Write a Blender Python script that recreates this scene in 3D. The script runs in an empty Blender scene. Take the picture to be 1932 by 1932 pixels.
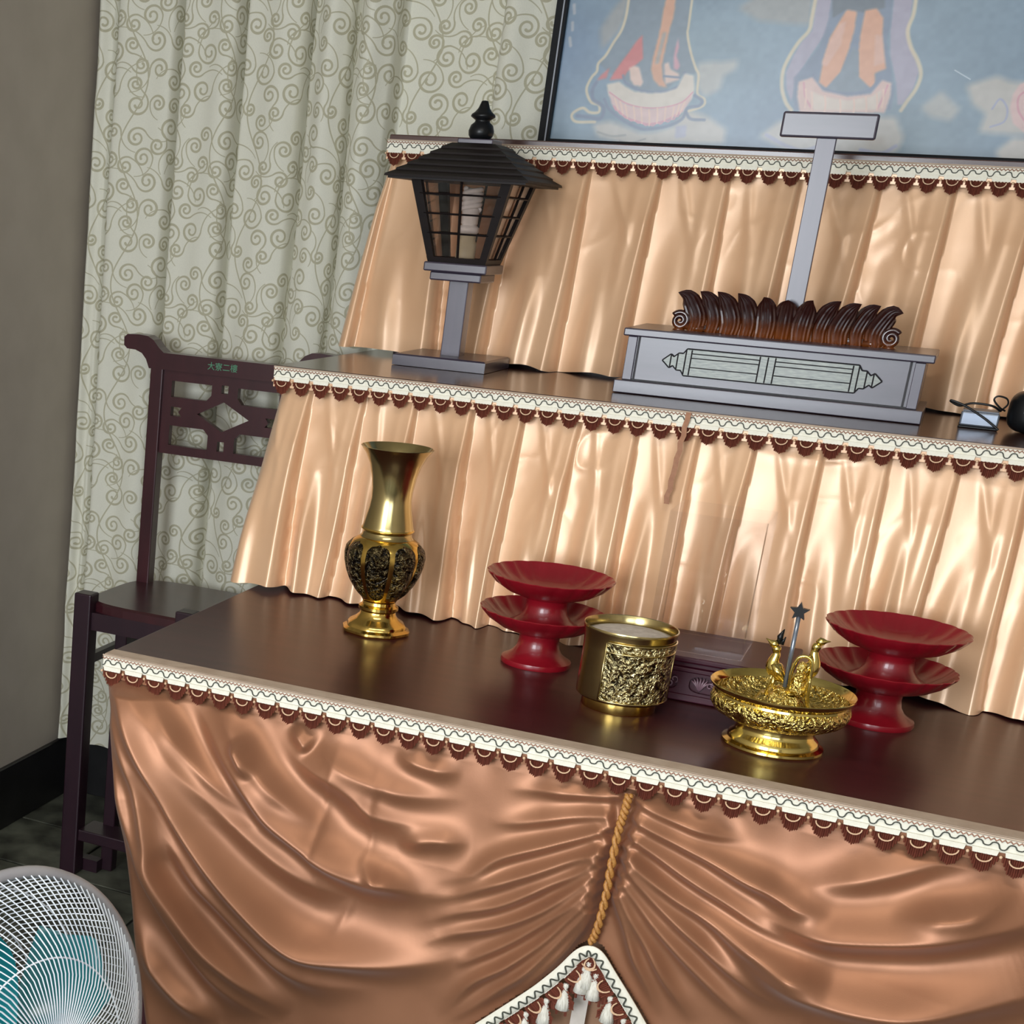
import bpy, bmesh, math, random
import numpy as np
from mathutils import Matrix, Vector
from mathutils.geometry import tessellate_polygon

S = bpy.context.scene
COL = S.collection
PI = math.pi

# ------------------------------------------------------------------ camera
cam_d = bpy.data.cameras.new('camera')
cam = bpy.data.objects.new('camera', cam_d)
COL.objects.link(cam)
right = Vector((0.88248585, 0.46630138, 0.06149594))
down = Vector((0.2067548, -0.26716103, -0.94121062))
fwd = Vector((-0.42245849, 0.84331964, -0.33217588))
m = Matrix((right, -down, -fwd)).transposed().to_4x4()
m.translation = Vector((1.18571, -2.32960, 1.73308))
cam.matrix_world = m
cam_d.sensor_width = 36.0
cam_d.lens = 55.998
cam_d.shift_x = 0.39397
cam_d.shift_y = 0.24017
cam_d.clip_start = 0.05
S.camera = cam

# ------------------------------------------------------------------ light and exposure
S.view_settings.view_transform = 'Standard'
S.view_settings.look = 'None'
S.view_settings.gamma = 1.0
S.view_settings.use_curve_mapping = False
S.view_settings.exposure = 0.0

world = bpy.data.worlds.new('world')
S.world = world
world.use_nodes = True
world.node_tree.nodes['Background'].inputs[0].default_value = (0.80, 0.88, 1.0, 1)
world.node_tree.nodes['Background'].inputs[1].default_value = 0.25

def window_light(name, x0, x1, z0, z1, y, power, color):
    d = bpy.data.lights.new(name, 'AREA')
    d.shape = 'RECTANGLE'
    d.size = x1 - x0
    d.size_y = z1 - z0
    d.energy = power
    d.color = color
    o = bpy.data.objects.new(name, d)
    o.location = ((x0 + x1) / 2, y, (z0 + z1) / 2)
    o.rotation_euler = (PI / 2, 0, 0)          # faces +y, into the room
    COL.objects.link(o)
    return o

WIN = [(-0.80, 0.70, 1.0, 2.6), (1.15, 2.85, 1.0, 2.6)]
window_light('daylight_window_left', *WIN[0], -4.32, 132, (0.88, 0.94, 1.0))
window_light('daylight_window_right', *WIN[1], -4.32, 44, (0.88, 0.94, 1.0))
fill_d = bpy.data.lights.new('added_ceiling_fill', 'AREA')  # unseen overhead fill, added for extra light from above; no fixture
fill_d.shape = 'RECTANGLE'; fill_d.size = 1.2; fill_d.size_y = 0.3
fill_d.energy = 16; fill_d.color = (1.0, 0.93, 0.82)
fill_o = bpy.data.objects.new('added_ceiling_fill', fill_d)
fill_o.location = (0.9, -1.2, 2.84)
COL.objects.link(fill_o)

# ------------------------------------------------------------------ helpers
def lin(c):
    c = [x / 255 for x in c]
    return tuple(x / 12.92 if x <= 0.04045 else ((x + 0.055) / 1.055) ** 2.4 for x in c) + (1.0,)

def new_mat(name):
    mt = bpy.data.materials.new(name)
    mt.use_nodes = True
    nt = mt.node_tree
    return mt, nt, nt.nodes['Principled BSDF']

def setp(b, **k):
    for n, v in k.items():
        b.inputs[n.replace('_', ' ')].default_value = v

def noise_mix(nt, b, c1, c2, scale, detail=4, vec='Object', stretch=None, lo=0.35, hi=0.65, socket='Base Color'):
    tc = nt.nodes.new('ShaderNodeTexCoord')
    mp = nt.nodes.new('ShaderNodeMapping')
    if stretch: mp.inputs['Scale'].default_value = stretch
    nz = nt.nodes.new('ShaderNodeTexNoise')
    nz.inputs['Scale'].default_value = scale
    nz.inputs['Detail'].default_value = detail
    cr = nt.nodes.new('ShaderNodeValToRGB')
    cr.color_ramp.elements[0].position = lo; cr.color_ramp.elements[0].color = c1
    cr.color_ramp.elements[1].position = hi; cr.color_ramp.elements[1].color = c2
    nt.links.new(tc.outputs[vec], mp.inputs['Vector'])
    nt.links.new(mp.outputs[0], nz.inputs['Vector'])
    nt.links.new(nz.outputs['Fac'], cr.inputs[0])
    nt.links.new(cr.outputs[0], b.inputs[socket])
    return nz, mp, tc

def bump(nt, b, src, strength, dist):
    bp = nt.nodes.new('ShaderNodeBump')
    bp.inputs['Strength'].default_value = strength
    bp.inputs['Distance'].default_value = dist
    nt.links.new(src, bp.inputs['Height'])
    nt.links.new(bp.outputs[0], b.inputs['Normal'])
    return bp

def simple(name, c1, c2=None, scale=20, rough=0.5, metal=0.0, stretch=None, bmp=0.0, bdist=0.001, spec=0.5, coat=0.0):
    mt, nt, b = new_mat(name)
    c2 = c2 or tuple(min(255, x * 1.12 + 2) for x in c1)
    nz, mp, tc = noise_mix(nt, b, lin(c1), lin(c2), scale, stretch=stretch)
    setp(b, Roughness=rough, Metallic=metal, Specular_IOR_Level=spec, Coat_Weight=coat)
    b.inputs['Coat Roughness'].default_value = 0.08
    if bmp: bump(nt, b, nz.outputs['Fac'], bmp, bdist)
    return mt

def satin(name, c1, c2, rough=0.33, spec=0.9, metal=0.25):
    mt, nt, b = new_mat(name)
    noise_mix(nt, b, lin(c1), lin(c2), 5, detail=3)
    setp(b, Roughness=rough, Specular_IOR_Level=spec, Metallic=metal)
    b.inputs['Specular Tint'].default_value = (1.0, 0.96, 0.88, 1)
    b.inputs['Sheen Weight'].default_value = 0.1
    tc = nt.nodes.new('ShaderNodeTexCoord')
    wv = nt.nodes.new('ShaderNodeTexNoise')
    wv.inputs['Scale'].default_value = 420; wv.inputs['Detail'].default_value = 2
    nt.links.new(tc.outputs['Object'], wv.inputs['Vector'])
    bump(nt, b, wv.outputs['Fac'], 0.08, 0.0006)
    return mt

def wood(name, c1, c2, rough=0.22, along=(2, 30, 30), coat=0.25, spec=0.5):
    mt, nt, b = new_mat(name)
    nz, mp, tc = noise_mix(nt, b, lin(c1), lin(c2), 3.0, detail=8, stretch=along, lo=0.3, hi=0.7)
    setp(b, Roughness=rough, Specular_IOR_Level=spec, Coat_Weight=coat)
    b.inputs['Coat Roughness'].default_value = rough * 0.8
    bump(nt, b, nz.outputs['Fac'], 0.05, 0.0008)
    return mt

def metal_relief(name, deep, high, scale, strength=0.9, dist=0.004, rough=0.22, lo=0.3, hi=0.55):
    """embossed metal: voronoi and noise relief, dark patina in the hollows of the casting"""
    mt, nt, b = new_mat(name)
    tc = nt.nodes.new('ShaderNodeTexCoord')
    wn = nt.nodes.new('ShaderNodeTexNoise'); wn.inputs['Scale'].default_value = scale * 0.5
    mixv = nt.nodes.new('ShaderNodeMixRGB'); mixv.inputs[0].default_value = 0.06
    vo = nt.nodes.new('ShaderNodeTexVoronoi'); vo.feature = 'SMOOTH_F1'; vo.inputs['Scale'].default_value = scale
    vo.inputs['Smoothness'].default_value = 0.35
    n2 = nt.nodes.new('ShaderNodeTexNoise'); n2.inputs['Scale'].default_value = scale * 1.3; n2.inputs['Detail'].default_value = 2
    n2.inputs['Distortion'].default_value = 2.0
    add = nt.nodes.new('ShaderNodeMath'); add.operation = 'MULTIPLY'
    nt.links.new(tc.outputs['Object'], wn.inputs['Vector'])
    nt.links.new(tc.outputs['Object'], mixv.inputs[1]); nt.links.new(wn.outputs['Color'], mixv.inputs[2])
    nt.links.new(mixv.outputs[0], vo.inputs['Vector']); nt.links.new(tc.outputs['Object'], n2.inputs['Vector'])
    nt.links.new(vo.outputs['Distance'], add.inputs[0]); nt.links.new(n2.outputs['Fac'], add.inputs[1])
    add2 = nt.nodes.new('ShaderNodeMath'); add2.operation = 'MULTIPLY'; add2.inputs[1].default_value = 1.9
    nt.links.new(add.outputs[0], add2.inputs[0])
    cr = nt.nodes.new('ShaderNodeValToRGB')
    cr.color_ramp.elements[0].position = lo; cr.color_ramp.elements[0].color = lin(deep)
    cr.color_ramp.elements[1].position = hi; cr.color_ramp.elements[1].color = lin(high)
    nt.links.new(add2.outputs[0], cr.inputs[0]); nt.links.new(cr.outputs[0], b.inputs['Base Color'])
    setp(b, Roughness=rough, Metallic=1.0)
    bump(nt, b, add2.outputs[0], strength, dist)
    return mt

def thin_clear(name, tint, gloss=0.12, rough=0.03):
    """clear sheet: mostly transmitting, with a fresnel surface reflection"""
    mt = bpy.data.materials.new(name); mt.use_nodes = True
    nt = mt.node_tree; nt.nodes.clear()
    out = nt.nodes.new('ShaderNodeOutputMaterial')
    tr = nt.nodes.new('ShaderNodeBsdfTransparent'); tr.inputs[0].default_value = tint
    gl = nt.nodes.new('ShaderNodeBsdfGlossy'); gl.inputs['Roughness'].default_value = rough
    gl.inputs[0].default_value = (0.95, 0.96, 1, 1)
    lw = nt.nodes.new('ShaderNodeFresnel'); lw.inputs[0].default_value = 1.45 if gloss else 1.30
    ad = nt.nodes.new('ShaderNodeMath'); ad.operation = 'ADD'; ad.inputs[1].default_value = gloss * 0.3
    ad.use_clamp = True
    mn = nt.nodes.new('ShaderNodeMath'); mn.operation = 'MINIMUM'; mn.inputs[1].default_value = 0.45 if gloss else 0.22
    mx = nt.nodes.new('ShaderNodeMixShader')
    nt.links.new(lw.outputs[0], ad.inputs[0]); nt.links.new(ad.outputs[0], mn.inputs[0]); nt.links.new(mn.outputs[0], mx.inputs[0])
    nt.links.new(tr.outputs[0], mx.inputs[1]); nt.links.new(gl.outputs[0], mx.inputs[2])
    nt.links.new(mx.outputs[0], out.inputs[0])
    return mt

# ---- geometry: every function returns (verts, faces)
def G(v, f):
    return (np.asarray(v, float).reshape(-1, 3), [tuple(int(i) for i in q) for q in f])

def join(*gs):
    V, F, n = [], [], 0
    for v, f in gs:
        V.append(v); F += [tuple(i + n for i in q) for q in f]; n += len(v)
    return np.concatenate(V), F

def box(x0, x1, y0, y1, z0, z1, bev=0.0, seg=2):
    bm = bmesh.new()
    bmesh.ops.create_cube(bm, size=1)
    for v in bm.verts:
        v.co = Vector(((x0 + x1) / 2 + v.co.x * (x1 - x0), (y0 + y1) / 2 + v.co.y * (y1 - y0), (z0 + z1) / 2 + v.co.z * (z1 - z0)))
    if bev:
        bmesh.ops.bevel(bm, geom=bm.edges[:], offset=bev, segments=seg, affect='EDGES', profile=0.5)
    bm.verts.index_update()
    g = G([v.co[:] for v in bm.verts], [[v.index for v in f.verts] for f in bm.faces])
    bm.free()
    return g

def lathe(prof, n=48, c=(0, 0, 0), rfn=None, cap=True):
    V, F = [], []
    for r, z in prof:
        for k in range(n):
            a = 2 * PI * k / n
            rr = r * (rfn(a, r, z) if rfn else 1.0)
            V.append((c[0] + rr * math.cos(a), c[1] + rr * math.sin(a), c[2] + z))
    for i in range(len(prof) - 1):
        for k in range(n):
            k2 = (k + 1) % n
            F.append((i * n + k, i * n + k2, (i + 1) * n + k2, (i + 1) * n + k))
    if cap:
        F.append(tuple(range(n))[::-1])
        F.append(tuple((len(prof) - 1) * n + k for k in range(n)))
    return G(V, F)

def tube(pts, r, n=8, closed=False, cap=True):
    P = np.asarray(pts, float); N = len(P)
    R = np.full(N, r) if np.isscalar(r) else np.asarray(r, float)
    if closed: T = np.roll(P, -1, 0) - np.roll(P, 1, 0)
    else: T = np.gradient(P, axis=0)
    T /= np.linalg.norm(T, axis=1)[:, None] + 1e-12
    up = np.array([0, 0, 1.0]) if abs(T[0, 2]) < 0.9 else np.array([1.0, 0, 0])
    V = []
    u = np.cross(up, T[0]); u /= np.linalg.norm(u)
    for i in range(N):
        u = u - T[i] * (u @ T[i]); u /= np.linalg.norm(u) + 1e-12
        w = np.cross(T[i], u)
        for k in range(n):
            a = 2 * PI * k / n
            V.append(P[i] + R[i] * (math.cos(a) * u + math.sin(a) * w))
    F = []
    for i in range(N if closed else N - 1):
        j = (i + 1) % N
        for k in range(n):
            k2 = (k + 1) % n
            F.append((i * n + k, i * n + k2, j * n + k2, j * n + k))
    if cap and not closed:
        F.append(tuple(range(n))[::-1]); F.append(tuple((N - 1) * n + k for k in range(n)))
    return G(V, F)

def extr(outer, y0, y1, holes=()):
    """polygon in x,z with holes, extruded along y from y0 (front) to y1"""
    loops = [list(outer)] + [list(h) for h in holes]
    tris = tessellate_polygon([[Vector((x, z, 0)) for x, z in l] for l in loops])
    flat = [p for l in loops for p in l]; n = len(flat)
    V = [(x, y0, z) for x, z in flat] + [(x, y1, z) for x, z in flat]
    F = []
    for t in tris:
        a, b2, c = [flat[i] for i in t]
        s = (b2[0] - a[0]) * (c[1] - a[1]) - (b2[1] - a[1]) * (c[0] - a[0])
        t = tuple(t) if s > 0 else tuple(t)[::-1]
        F.append(t); F.append(tuple(i + n for i in t[::-1]))
    o = 0
    for li, l in enumerate(loops):
        k = len(l)
        area = sum(l[i][0] * l[(i + 1) % k][1] - l[(i + 1) % k][0] * l[i][1] for i in range(k))
        for i in range(k):
            a, b2 = o + i, o + (i + 1) % k
            q = (b2, a, a + n, b2 + n)
            if (area > 0) == (li > 0): q = q[::-1]
            F.append(q)
        o += k
    return G(V, F)

def grid(X, Y, Z, keep=None):
    nu, nv = X.shape
    V = np.stack([X, Y, Z], -1).reshape(-1, 3)
    i, j = np.meshgrid(np.arange(nu - 1), np.arange(nv - 1), indexing='ij')
    a = (i * nv + j).ravel()
    F = np.stack([a, a + nv, a + nv + 1, a + 1], 1)
    if keep is not None: F = F[keep[:-1, :-1].ravel() & keep[1:, 1:].ravel()]
    return V, F

def spline(pts, n):
    """Catmull-Rom through pts"""
    P = np.asarray(pts, float)
    P = np.vstack([2 * P[0] - P[1], P, 2 * P[-1] - P[-2]])
    out = []
    m2 = len(P) - 3
    for t in np.linspace(0, m2 - 1e-6, n):
        i = int(t); u = t - i
        a, b2, c, d = P[i:i + 4]
        out.append(0.5 * (2 * b2 + (c - a) * u + (2 * a - 5 * b2 + 4 * c - d) * u * u + (3 * b2 - a - 3 * c + d) * u ** 3))
    return np.array(out)

def vnoise(rng, nx, ny, X, Y):
    """smooth value noise, X and Y in 0..1"""
    g = rng.uniform(-1, 1, (nx + 2, ny + 2))
    x = np.clip(X, 0, 1) * nx; y = np.clip(Y, 0, 1) * ny
    i = x.astype(int); j = y.astype(int); u = x - i; v = y - j
    u = u * u * (3 - 2 * u); v = v * v * (3 - 2 * v)
    return (g[i, j] * (1 - u) * (1 - v) + g[i + 1, j] * u * (1 - v) + g[i, j + 1] * (1 - u) * v + g[i + 1, j + 1] * u * v)

def mesh(name, g, smooth=False, mats=(), midx=None):
    v, f = g
    me = bpy.data.meshes.new(name)
    me.from_pydata(v.tolist(), [], f.tolist() if isinstance(f, np.ndarray) else f)
    for mt in mats: me.materials.append(mt)
    if midx is not None: me.polygons.foreach_set('material_index', midx)
    if smooth is True:
        me.polygons.foreach_set('use_smooth', [True] * len(me.polygons))
    me.update()
    if smooth == 'auto':
        me.polygons.foreach_set('use_smooth', [True] * len(me.polygons))
        me.set_sharp_from_angle(angle=math.radians(38))
    return me

def link(name, me, parent=None):
    o = bpy.data.objects.new(name, me)
    COL.objects.link(o)
    if parent is not None: o.parent = parent
    return o

def tag(o, label=None, cat=None, group=None, kind=None):
    if label: o['label'] = label
    if cat: o['category'] = cat
    if group: o['group'] = group
    if kind: o['kind'] = kind
    return o

class Thing:
    def __init__(self, name, label, cat, loc, group=None):
        self.o = bpy.data.objects.new(name, None)
        self.o.empty_display_size = 0.05
        COL.objects.link(self.o)
        self.o.location = loc
        self.loc = np.array(loc, float)
        tag(self.o, label, cat, group)
    def part(self, name, g, mat, smooth=False, parent=None, label=None, kind=None, midx=None):
        v, f = g
        mats = mat if isinstance(mat, (list, tuple)) else [mat]
        o = link(name, mesh(name, (np.asarray(v) - self.loc, f), smooth, mats, midx), parent or self.o)
        if label: o['label'] = label
        if kind: o['kind'] = kind
        return o

def single(name, g, mat, label, cat, origin, smooth=False, group=None):
    v, f = g
    mats = mat if isinstance(mat, (list, tuple)) else [mat]
    o = link(name, mesh(name, (np.asarray(v) - np.array(origin), f), smooth, mats))
    o.location = origin
    return tag(o, label, cat, group)

def struct(name, g, mat, smooth=False):
    o = link(name, mesh(name, g, smooth, [mat]))
    o['kind'] = 'structure'
    return o

def dup(root, loc, label=None):
    """copy of a thing with copies of its parts and their sub-parts"""
    r = root.copy(); COL.objects.link(r); r.location = loc
    if label: r['label'] = label
    for ch in list(root.children):
        c = ch.copy(); COL.objects.link(c); c.parent = r
        for g in list(ch.children):
            d = g.copy(); COL.objects.link(d); d.parent = c
    return r

# ------------------------------------------------------------------ materials
M_wall = simple('wall_paint', (178, 168, 156), (184, 174, 162), 8, 0.75, bmp=0.1)
M_black = simple('black_baseboard', (22, 21, 22), (30, 29, 30), 12, 0.35)
M_ceil = simple('ceiling_paint', (196, 192, 184), None, 6, 0.9)
M_grout = simple('floor_joint', (38, 37, 33), None, 30, 0.9)
M_peach = satin('peach_satin', (221, 176, 136), (228, 186, 147), 0.33, 0.9, 0.12)
M_brown = satin('brown_satin', (150, 101, 72), (160, 110, 79), 0.45, 0.8, 0.5)
M_cream = simple('cream_braid', (232, 228, 210), (238, 235, 220), 200, 0.7, bmp=0.4, bdist=0.0006)
M_fringe = simple('maroon_fringe', (112, 58, 44), (138, 76, 58), 240, 0.6, stretch=(1, 1, 0.05), bmp=0.5)
M_cordg = simple('dark_green_cord', (58, 62, 54), (74, 76, 66), 200, 0.6)
M_cordb = simple('beige_cord', (214, 176, 140), (224, 190, 156), 200, 0.6)
M_cordr = simple('rust_braid', (166, 124, 104), (176, 136, 116), 200, 0.65)
M_ribbon = simple('rust_ribbon', (150, 100, 68), (162, 112, 78), 120, 0.6)
M_gold_cord = simple('gold_cord', (168, 112, 52), (192, 140, 76), 300, 0.5, bmp=0.6)
M_table = wood('mahogany_top', (70, 34, 34), (58, 27, 28), 0.29, (1.2, 14, 14), 0.08, 0.4)
M_step = wood('step_board', (82, 54, 46), (70, 45, 39), 0.2, (1.2, 14, 14), 0.12)
M_ledge = simple('cloth_turnover', (182, 160, 140), (196, 176, 156), 30, 0.7)
M_rose = wood('rosewood', (66, 28, 34), (54, 22, 28), 0.3, (8, 8, 2), 0.3)
M_rose2 = wood('rosewood_dark', (46, 24, 34), (38, 20, 30), 0.36, (8, 8, 2), 0.1)
M_stand = wood('rosewood_stand', (66, 16, 34), (52, 12, 28), 0.4, (2, 8, 8), 0.0, 0.3)
M_ebony = wood('ebony', (30, 22, 21), (22, 17, 17), 0.5, (2, 2, 20), 0.0, 0.2)
M_walnut = wood('walnut_gloss', (66, 58, 72), (56, 50, 64), 0.3, (3, 20, 20), 0.28, 0.65)  # lilac in the base colour stands in for bluish window reflection
M_walnutv = wood('walnut_gloss_upright', (74, 66, 82), (66, 59, 74), 0.32, (20, 20, 2), 0.26, 0.6)  # same window-blue tint painted into the base, grain upright
M_groove = simple('carved_groove', (38, 36, 40), None, 40, 0.6)
M_inlay = simple('pale_inlay', (128, 136, 132), (156, 162, 154), 60, 0.4, stretch=(1, 1, 6), coat=0.1)
M_brass = simple('brass', (216, 180, 92), (224, 190, 106), 10, 0.16, metal=1.0)
M_brassd = simple('aged_brass', (186, 168, 116), (198, 180, 128), 14, 0.2, metal=1.0)
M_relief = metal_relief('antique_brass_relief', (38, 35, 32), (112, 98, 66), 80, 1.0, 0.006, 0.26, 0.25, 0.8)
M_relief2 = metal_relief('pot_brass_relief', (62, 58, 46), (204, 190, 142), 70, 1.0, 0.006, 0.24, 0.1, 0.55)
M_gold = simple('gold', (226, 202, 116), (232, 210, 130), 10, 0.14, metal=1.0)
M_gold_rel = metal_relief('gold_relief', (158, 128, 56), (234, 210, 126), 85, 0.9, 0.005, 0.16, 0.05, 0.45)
M_ash = simple('incense_ash', (196, 184, 172), (216, 206, 194), 90, 0.95, bmp=0.6, bdist=0.003)
M_red = simple('red_lacquer', (140, 18, 32), (128, 15, 28), 12, 0.3, coat=0.3)
M_black_gl = simple('black_plastic', (16, 17, 19), (22, 23, 25), 12, 0.32, spec=0.3)
M_frame = simple('black_frame', (15, 15, 17), (20, 20, 22), 12, 0.5, spec=0.12)
M_rubber = simple('black_rubber', (18, 18, 18), None, 30, 0.5)
M_silver = simple('silver_plastic', (120, 128, 142), (132, 140, 152), 12, 0.22, metal=0.6)
M_white = simple('white_plastic', (232, 234, 238), None, 12, 0.35)
M_socket = simple('lamp_socket', (206, 198, 168), (214, 208, 180), 12, 0.4)
M_wire = simple('white_enamel_wire', (214, 220, 230), None, 12, 0.3, coat=0.5)
M_rim = simple('grey_rim', (150, 148, 152), (166, 164, 166), 12, 0.4)
M_teal = simple('teal_blade', (14, 104, 112), (16, 112, 118), 8, 0.25)
M_greyp = simple('grey_plastic', (120, 124, 132), None, 12, 0.4)
M_green = simple('green_lettering', (78, 138, 106), None, 12, 0.5)
M_glass = thin_clear('lantern_glass', (0.90, 0.85, 0.82, 1), 0.08)
M_acryl = thin_clear('clear_acrylic', (0.985, 0.985, 0.99, 1), 0.0)
M_backing = simple('inner_cloth', (150, 112, 84), (160, 122, 94), 10, 0.6)
M_carving = simple('mauve_carving', (112, 84, 96), (128, 98, 108), 60, 0.4, coat=0.3)
M_strip = simple('cream_tape', (206, 196, 184), (216, 206, 196), 60, 0.6)
M_tassel = simple('cream_tassel', (206, 202, 188), (236, 233, 222), 420, 0.8, stretch=(1, 1, 0.04), bmp=1.0, bdist=0.002)

# petal wood: amber at the root, dark brown above, ramped over each part's height
M_petal, nt, b = new_mat('amber_brown_petal')
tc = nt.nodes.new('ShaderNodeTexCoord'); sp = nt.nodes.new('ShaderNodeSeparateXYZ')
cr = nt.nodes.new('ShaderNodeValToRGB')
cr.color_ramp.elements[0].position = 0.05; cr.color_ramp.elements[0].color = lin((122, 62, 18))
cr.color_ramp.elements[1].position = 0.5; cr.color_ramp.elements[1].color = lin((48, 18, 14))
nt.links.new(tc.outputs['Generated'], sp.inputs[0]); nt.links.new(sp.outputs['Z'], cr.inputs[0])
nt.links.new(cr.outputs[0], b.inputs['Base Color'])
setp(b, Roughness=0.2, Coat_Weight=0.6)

# stone tile
M_tile, nt, b = new_mat('stone_tile')
nz, mp, tc = noise_mix(nt, b, lin((44, 44, 38)), lin((104, 106, 92)), 9, detail=8)
setp(b, Roughness=0.4)
bump(nt, b, nz.outputs['Fac'], 0.3, 0.004)

# ------------------------------------------------------------------ room
XL, XR, YF, YB, ZC = -0.99, 3.6, -4.3, 1.75, 2.9
floor = struct('floor', box(XL - .2, XR + .2, YF - .2, YB + .2, -0.06, -0.008), M_grout)
rng = np.random.default_rng(3)
tile_me = [mesh('tile', box(-.146, .146, -.146, .146, -.008, 0.0, .002, 1), False, [M_tile])]
for i in range(14):
    for j in range(19):
        x = XL + .15 + i * .3; y = YB - .15 - j * .3
        if x > 2.4 and j > 12: continue
        o = link('tile', tile_me[0], floor)
        o.location = (x, y, float(rng.uniform(-.0008, 0.0)))
        o.rotation_euler = (0, 0, PI / 2 * int(rng.integers(4)))
struct('wall_left', box(XL - .12, XL, YF, YB + .12, 0, ZC), M_wall)
struct('wall_back', box(XL, XR, YB, YB + .12, 0, ZC), M_wall)
struct('wall_right', box(XR, XR + .12, YF, YB + .12, 0, ZC), M_wall)
struct('ceiling', box(XL - .12, XR + .12, YF - .12, YB + .12, ZC, ZC + .1), M_ceil)
wf = []
xs = [XL] + [v for w in WIN for v in w[:2]] + [XR]
for k in range(0, len(xs), 2): wf.append(box(xs[k], xs[k + 1], YF - .12, YF, 0, ZC))
for w in WIN:
    wf.append(box(w[0], w[1], YF - .12, YF, 0, w[2])); wf.append(box(w[0], w[1], YF - .12, YF, w[3], ZC))
struct('wall_front', join(*wf), M_wall)
for k, w in enumerate(WIN):
    xm = (w[0] + w[1]) / 2
    struct('window_%d' % (k + 1), join(box(w[0], w[0] + .05, YF - .1, YF - .04, w[2], w[3]), box(w[1] - .05, w[1], YF - .1, YF - .04, w[2], w[3]),
        box(w[0] + .05, w[1] - .05, YF - .1, YF - .04, w[2], w[2] + .05), box(w[0] + .05, w[1] - .05, YF - .1, YF - .04, w[3] - .05, w[3]),
        box(xm - .03, xm + .03, YF - .1, YF - .04, w[2] + .05, w[3] - .05)), M_white)
struct('baseboard_left', box(XL, XL + .014, YF, YB, 0, .186, .002, 1), M_black)
struct('baseboard_back', box(XL + .014, XR, YB - .014, YB, 0, .186, .002, 1), M_black)

# ------------------------------------------------------------------ curtain with printed scrollwork
def raster(n, strokes, fade=1.2):
    """n x n tile, toroidal distance to strokes [(pts 0..1, half width px)] -> coverage"""
    A = np.zeros((n, n))
    for pts, hw in strokes:
        P = np.asarray(pts) * n
        H = hw if not np.isscalar(hw) else np.full(len(P), hw)
        for k in range(len(P) - 1):
            a, c = P[k], P[k + 1]; h = (H[k] + H[k + 1]) / 2
            x0, x1 = int(min(a[0], c[0]) - h - 3), int(max(a[0], c[0]) + h + 4)
            y0, y1 = int(min(a[1], c[1]) - h - 3), int(max(a[1], c[1]) + h + 4)
            X, Y = np.meshgrid(np.arange(x0, x1), np.arange(y0, y1), indexing='ij')
            d = c - a; L = d @ d + 1e-9
            t = np.clip(((X - a[0]) * d[0] + (Y - a[1]) * d[1]) / L, 0, 1)
            D = np.hypot(X - a[0] - t * d[0], Y - a[1] - t * d[1])
            cv = np.clip((h + fade / 2 - D) / fade, 0, 1)
            ix = np.arange(x0, x1) % n; iy = np.arange(y0, y1) % n
            A[np.ix_(ix, iy)] = np.maximum(A[np.ix_(ix, iy)], cv)
    return A

def image_from(name, rgb):
    """rgb array indexed [x, y], sRGB 0..1"""
    w, h = rgb.shape[:2]
    im = bpy.data.images.new(name, w, h)
    px = np.ones((h, w, 4), np.float32)
    px[..., :3] = np.transpose(rgb, (1, 0, 2))
    im.pixels.foreach_set(px.ravel())
    im.update(); im.pack()
    return im

def curl(cx, cy, R, a0, d, turns=1.55, tail=0.0, ta=0.0):
    """a spiral curl; with tail > 0 a stem leaves its outer end and bends the other way"""
    t = np.linspace(0, 1, 46)
    r = R * (1 - 0.80 * t ** 0.8)
    a = a0 + d * 2 * PI * turns * t
    P = np.stack([cx + r * np.cos(a), cy + r * np.sin(a)], 1)
    W = np.interp(t, [0, .25, .8, 1], [3.0, 4.8, 3.4, 5.0])
    if tail:
        p0 = P[0]; th = a0 - d * PI / 2          # direction going outwards along the stem
        Q = []; q = p0.copy()
        for k in range(22):
            th += ta / 22; q = q + tail / 22 * np.array([math.cos(th), math.sin(th)])
            Q.append(q.copy())
        P = np.vstack([np.array(Q)[::-1], P]); W = np.concatenate([np.linspace(1.4, 2.6, 22), W])
    return P, W

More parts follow.
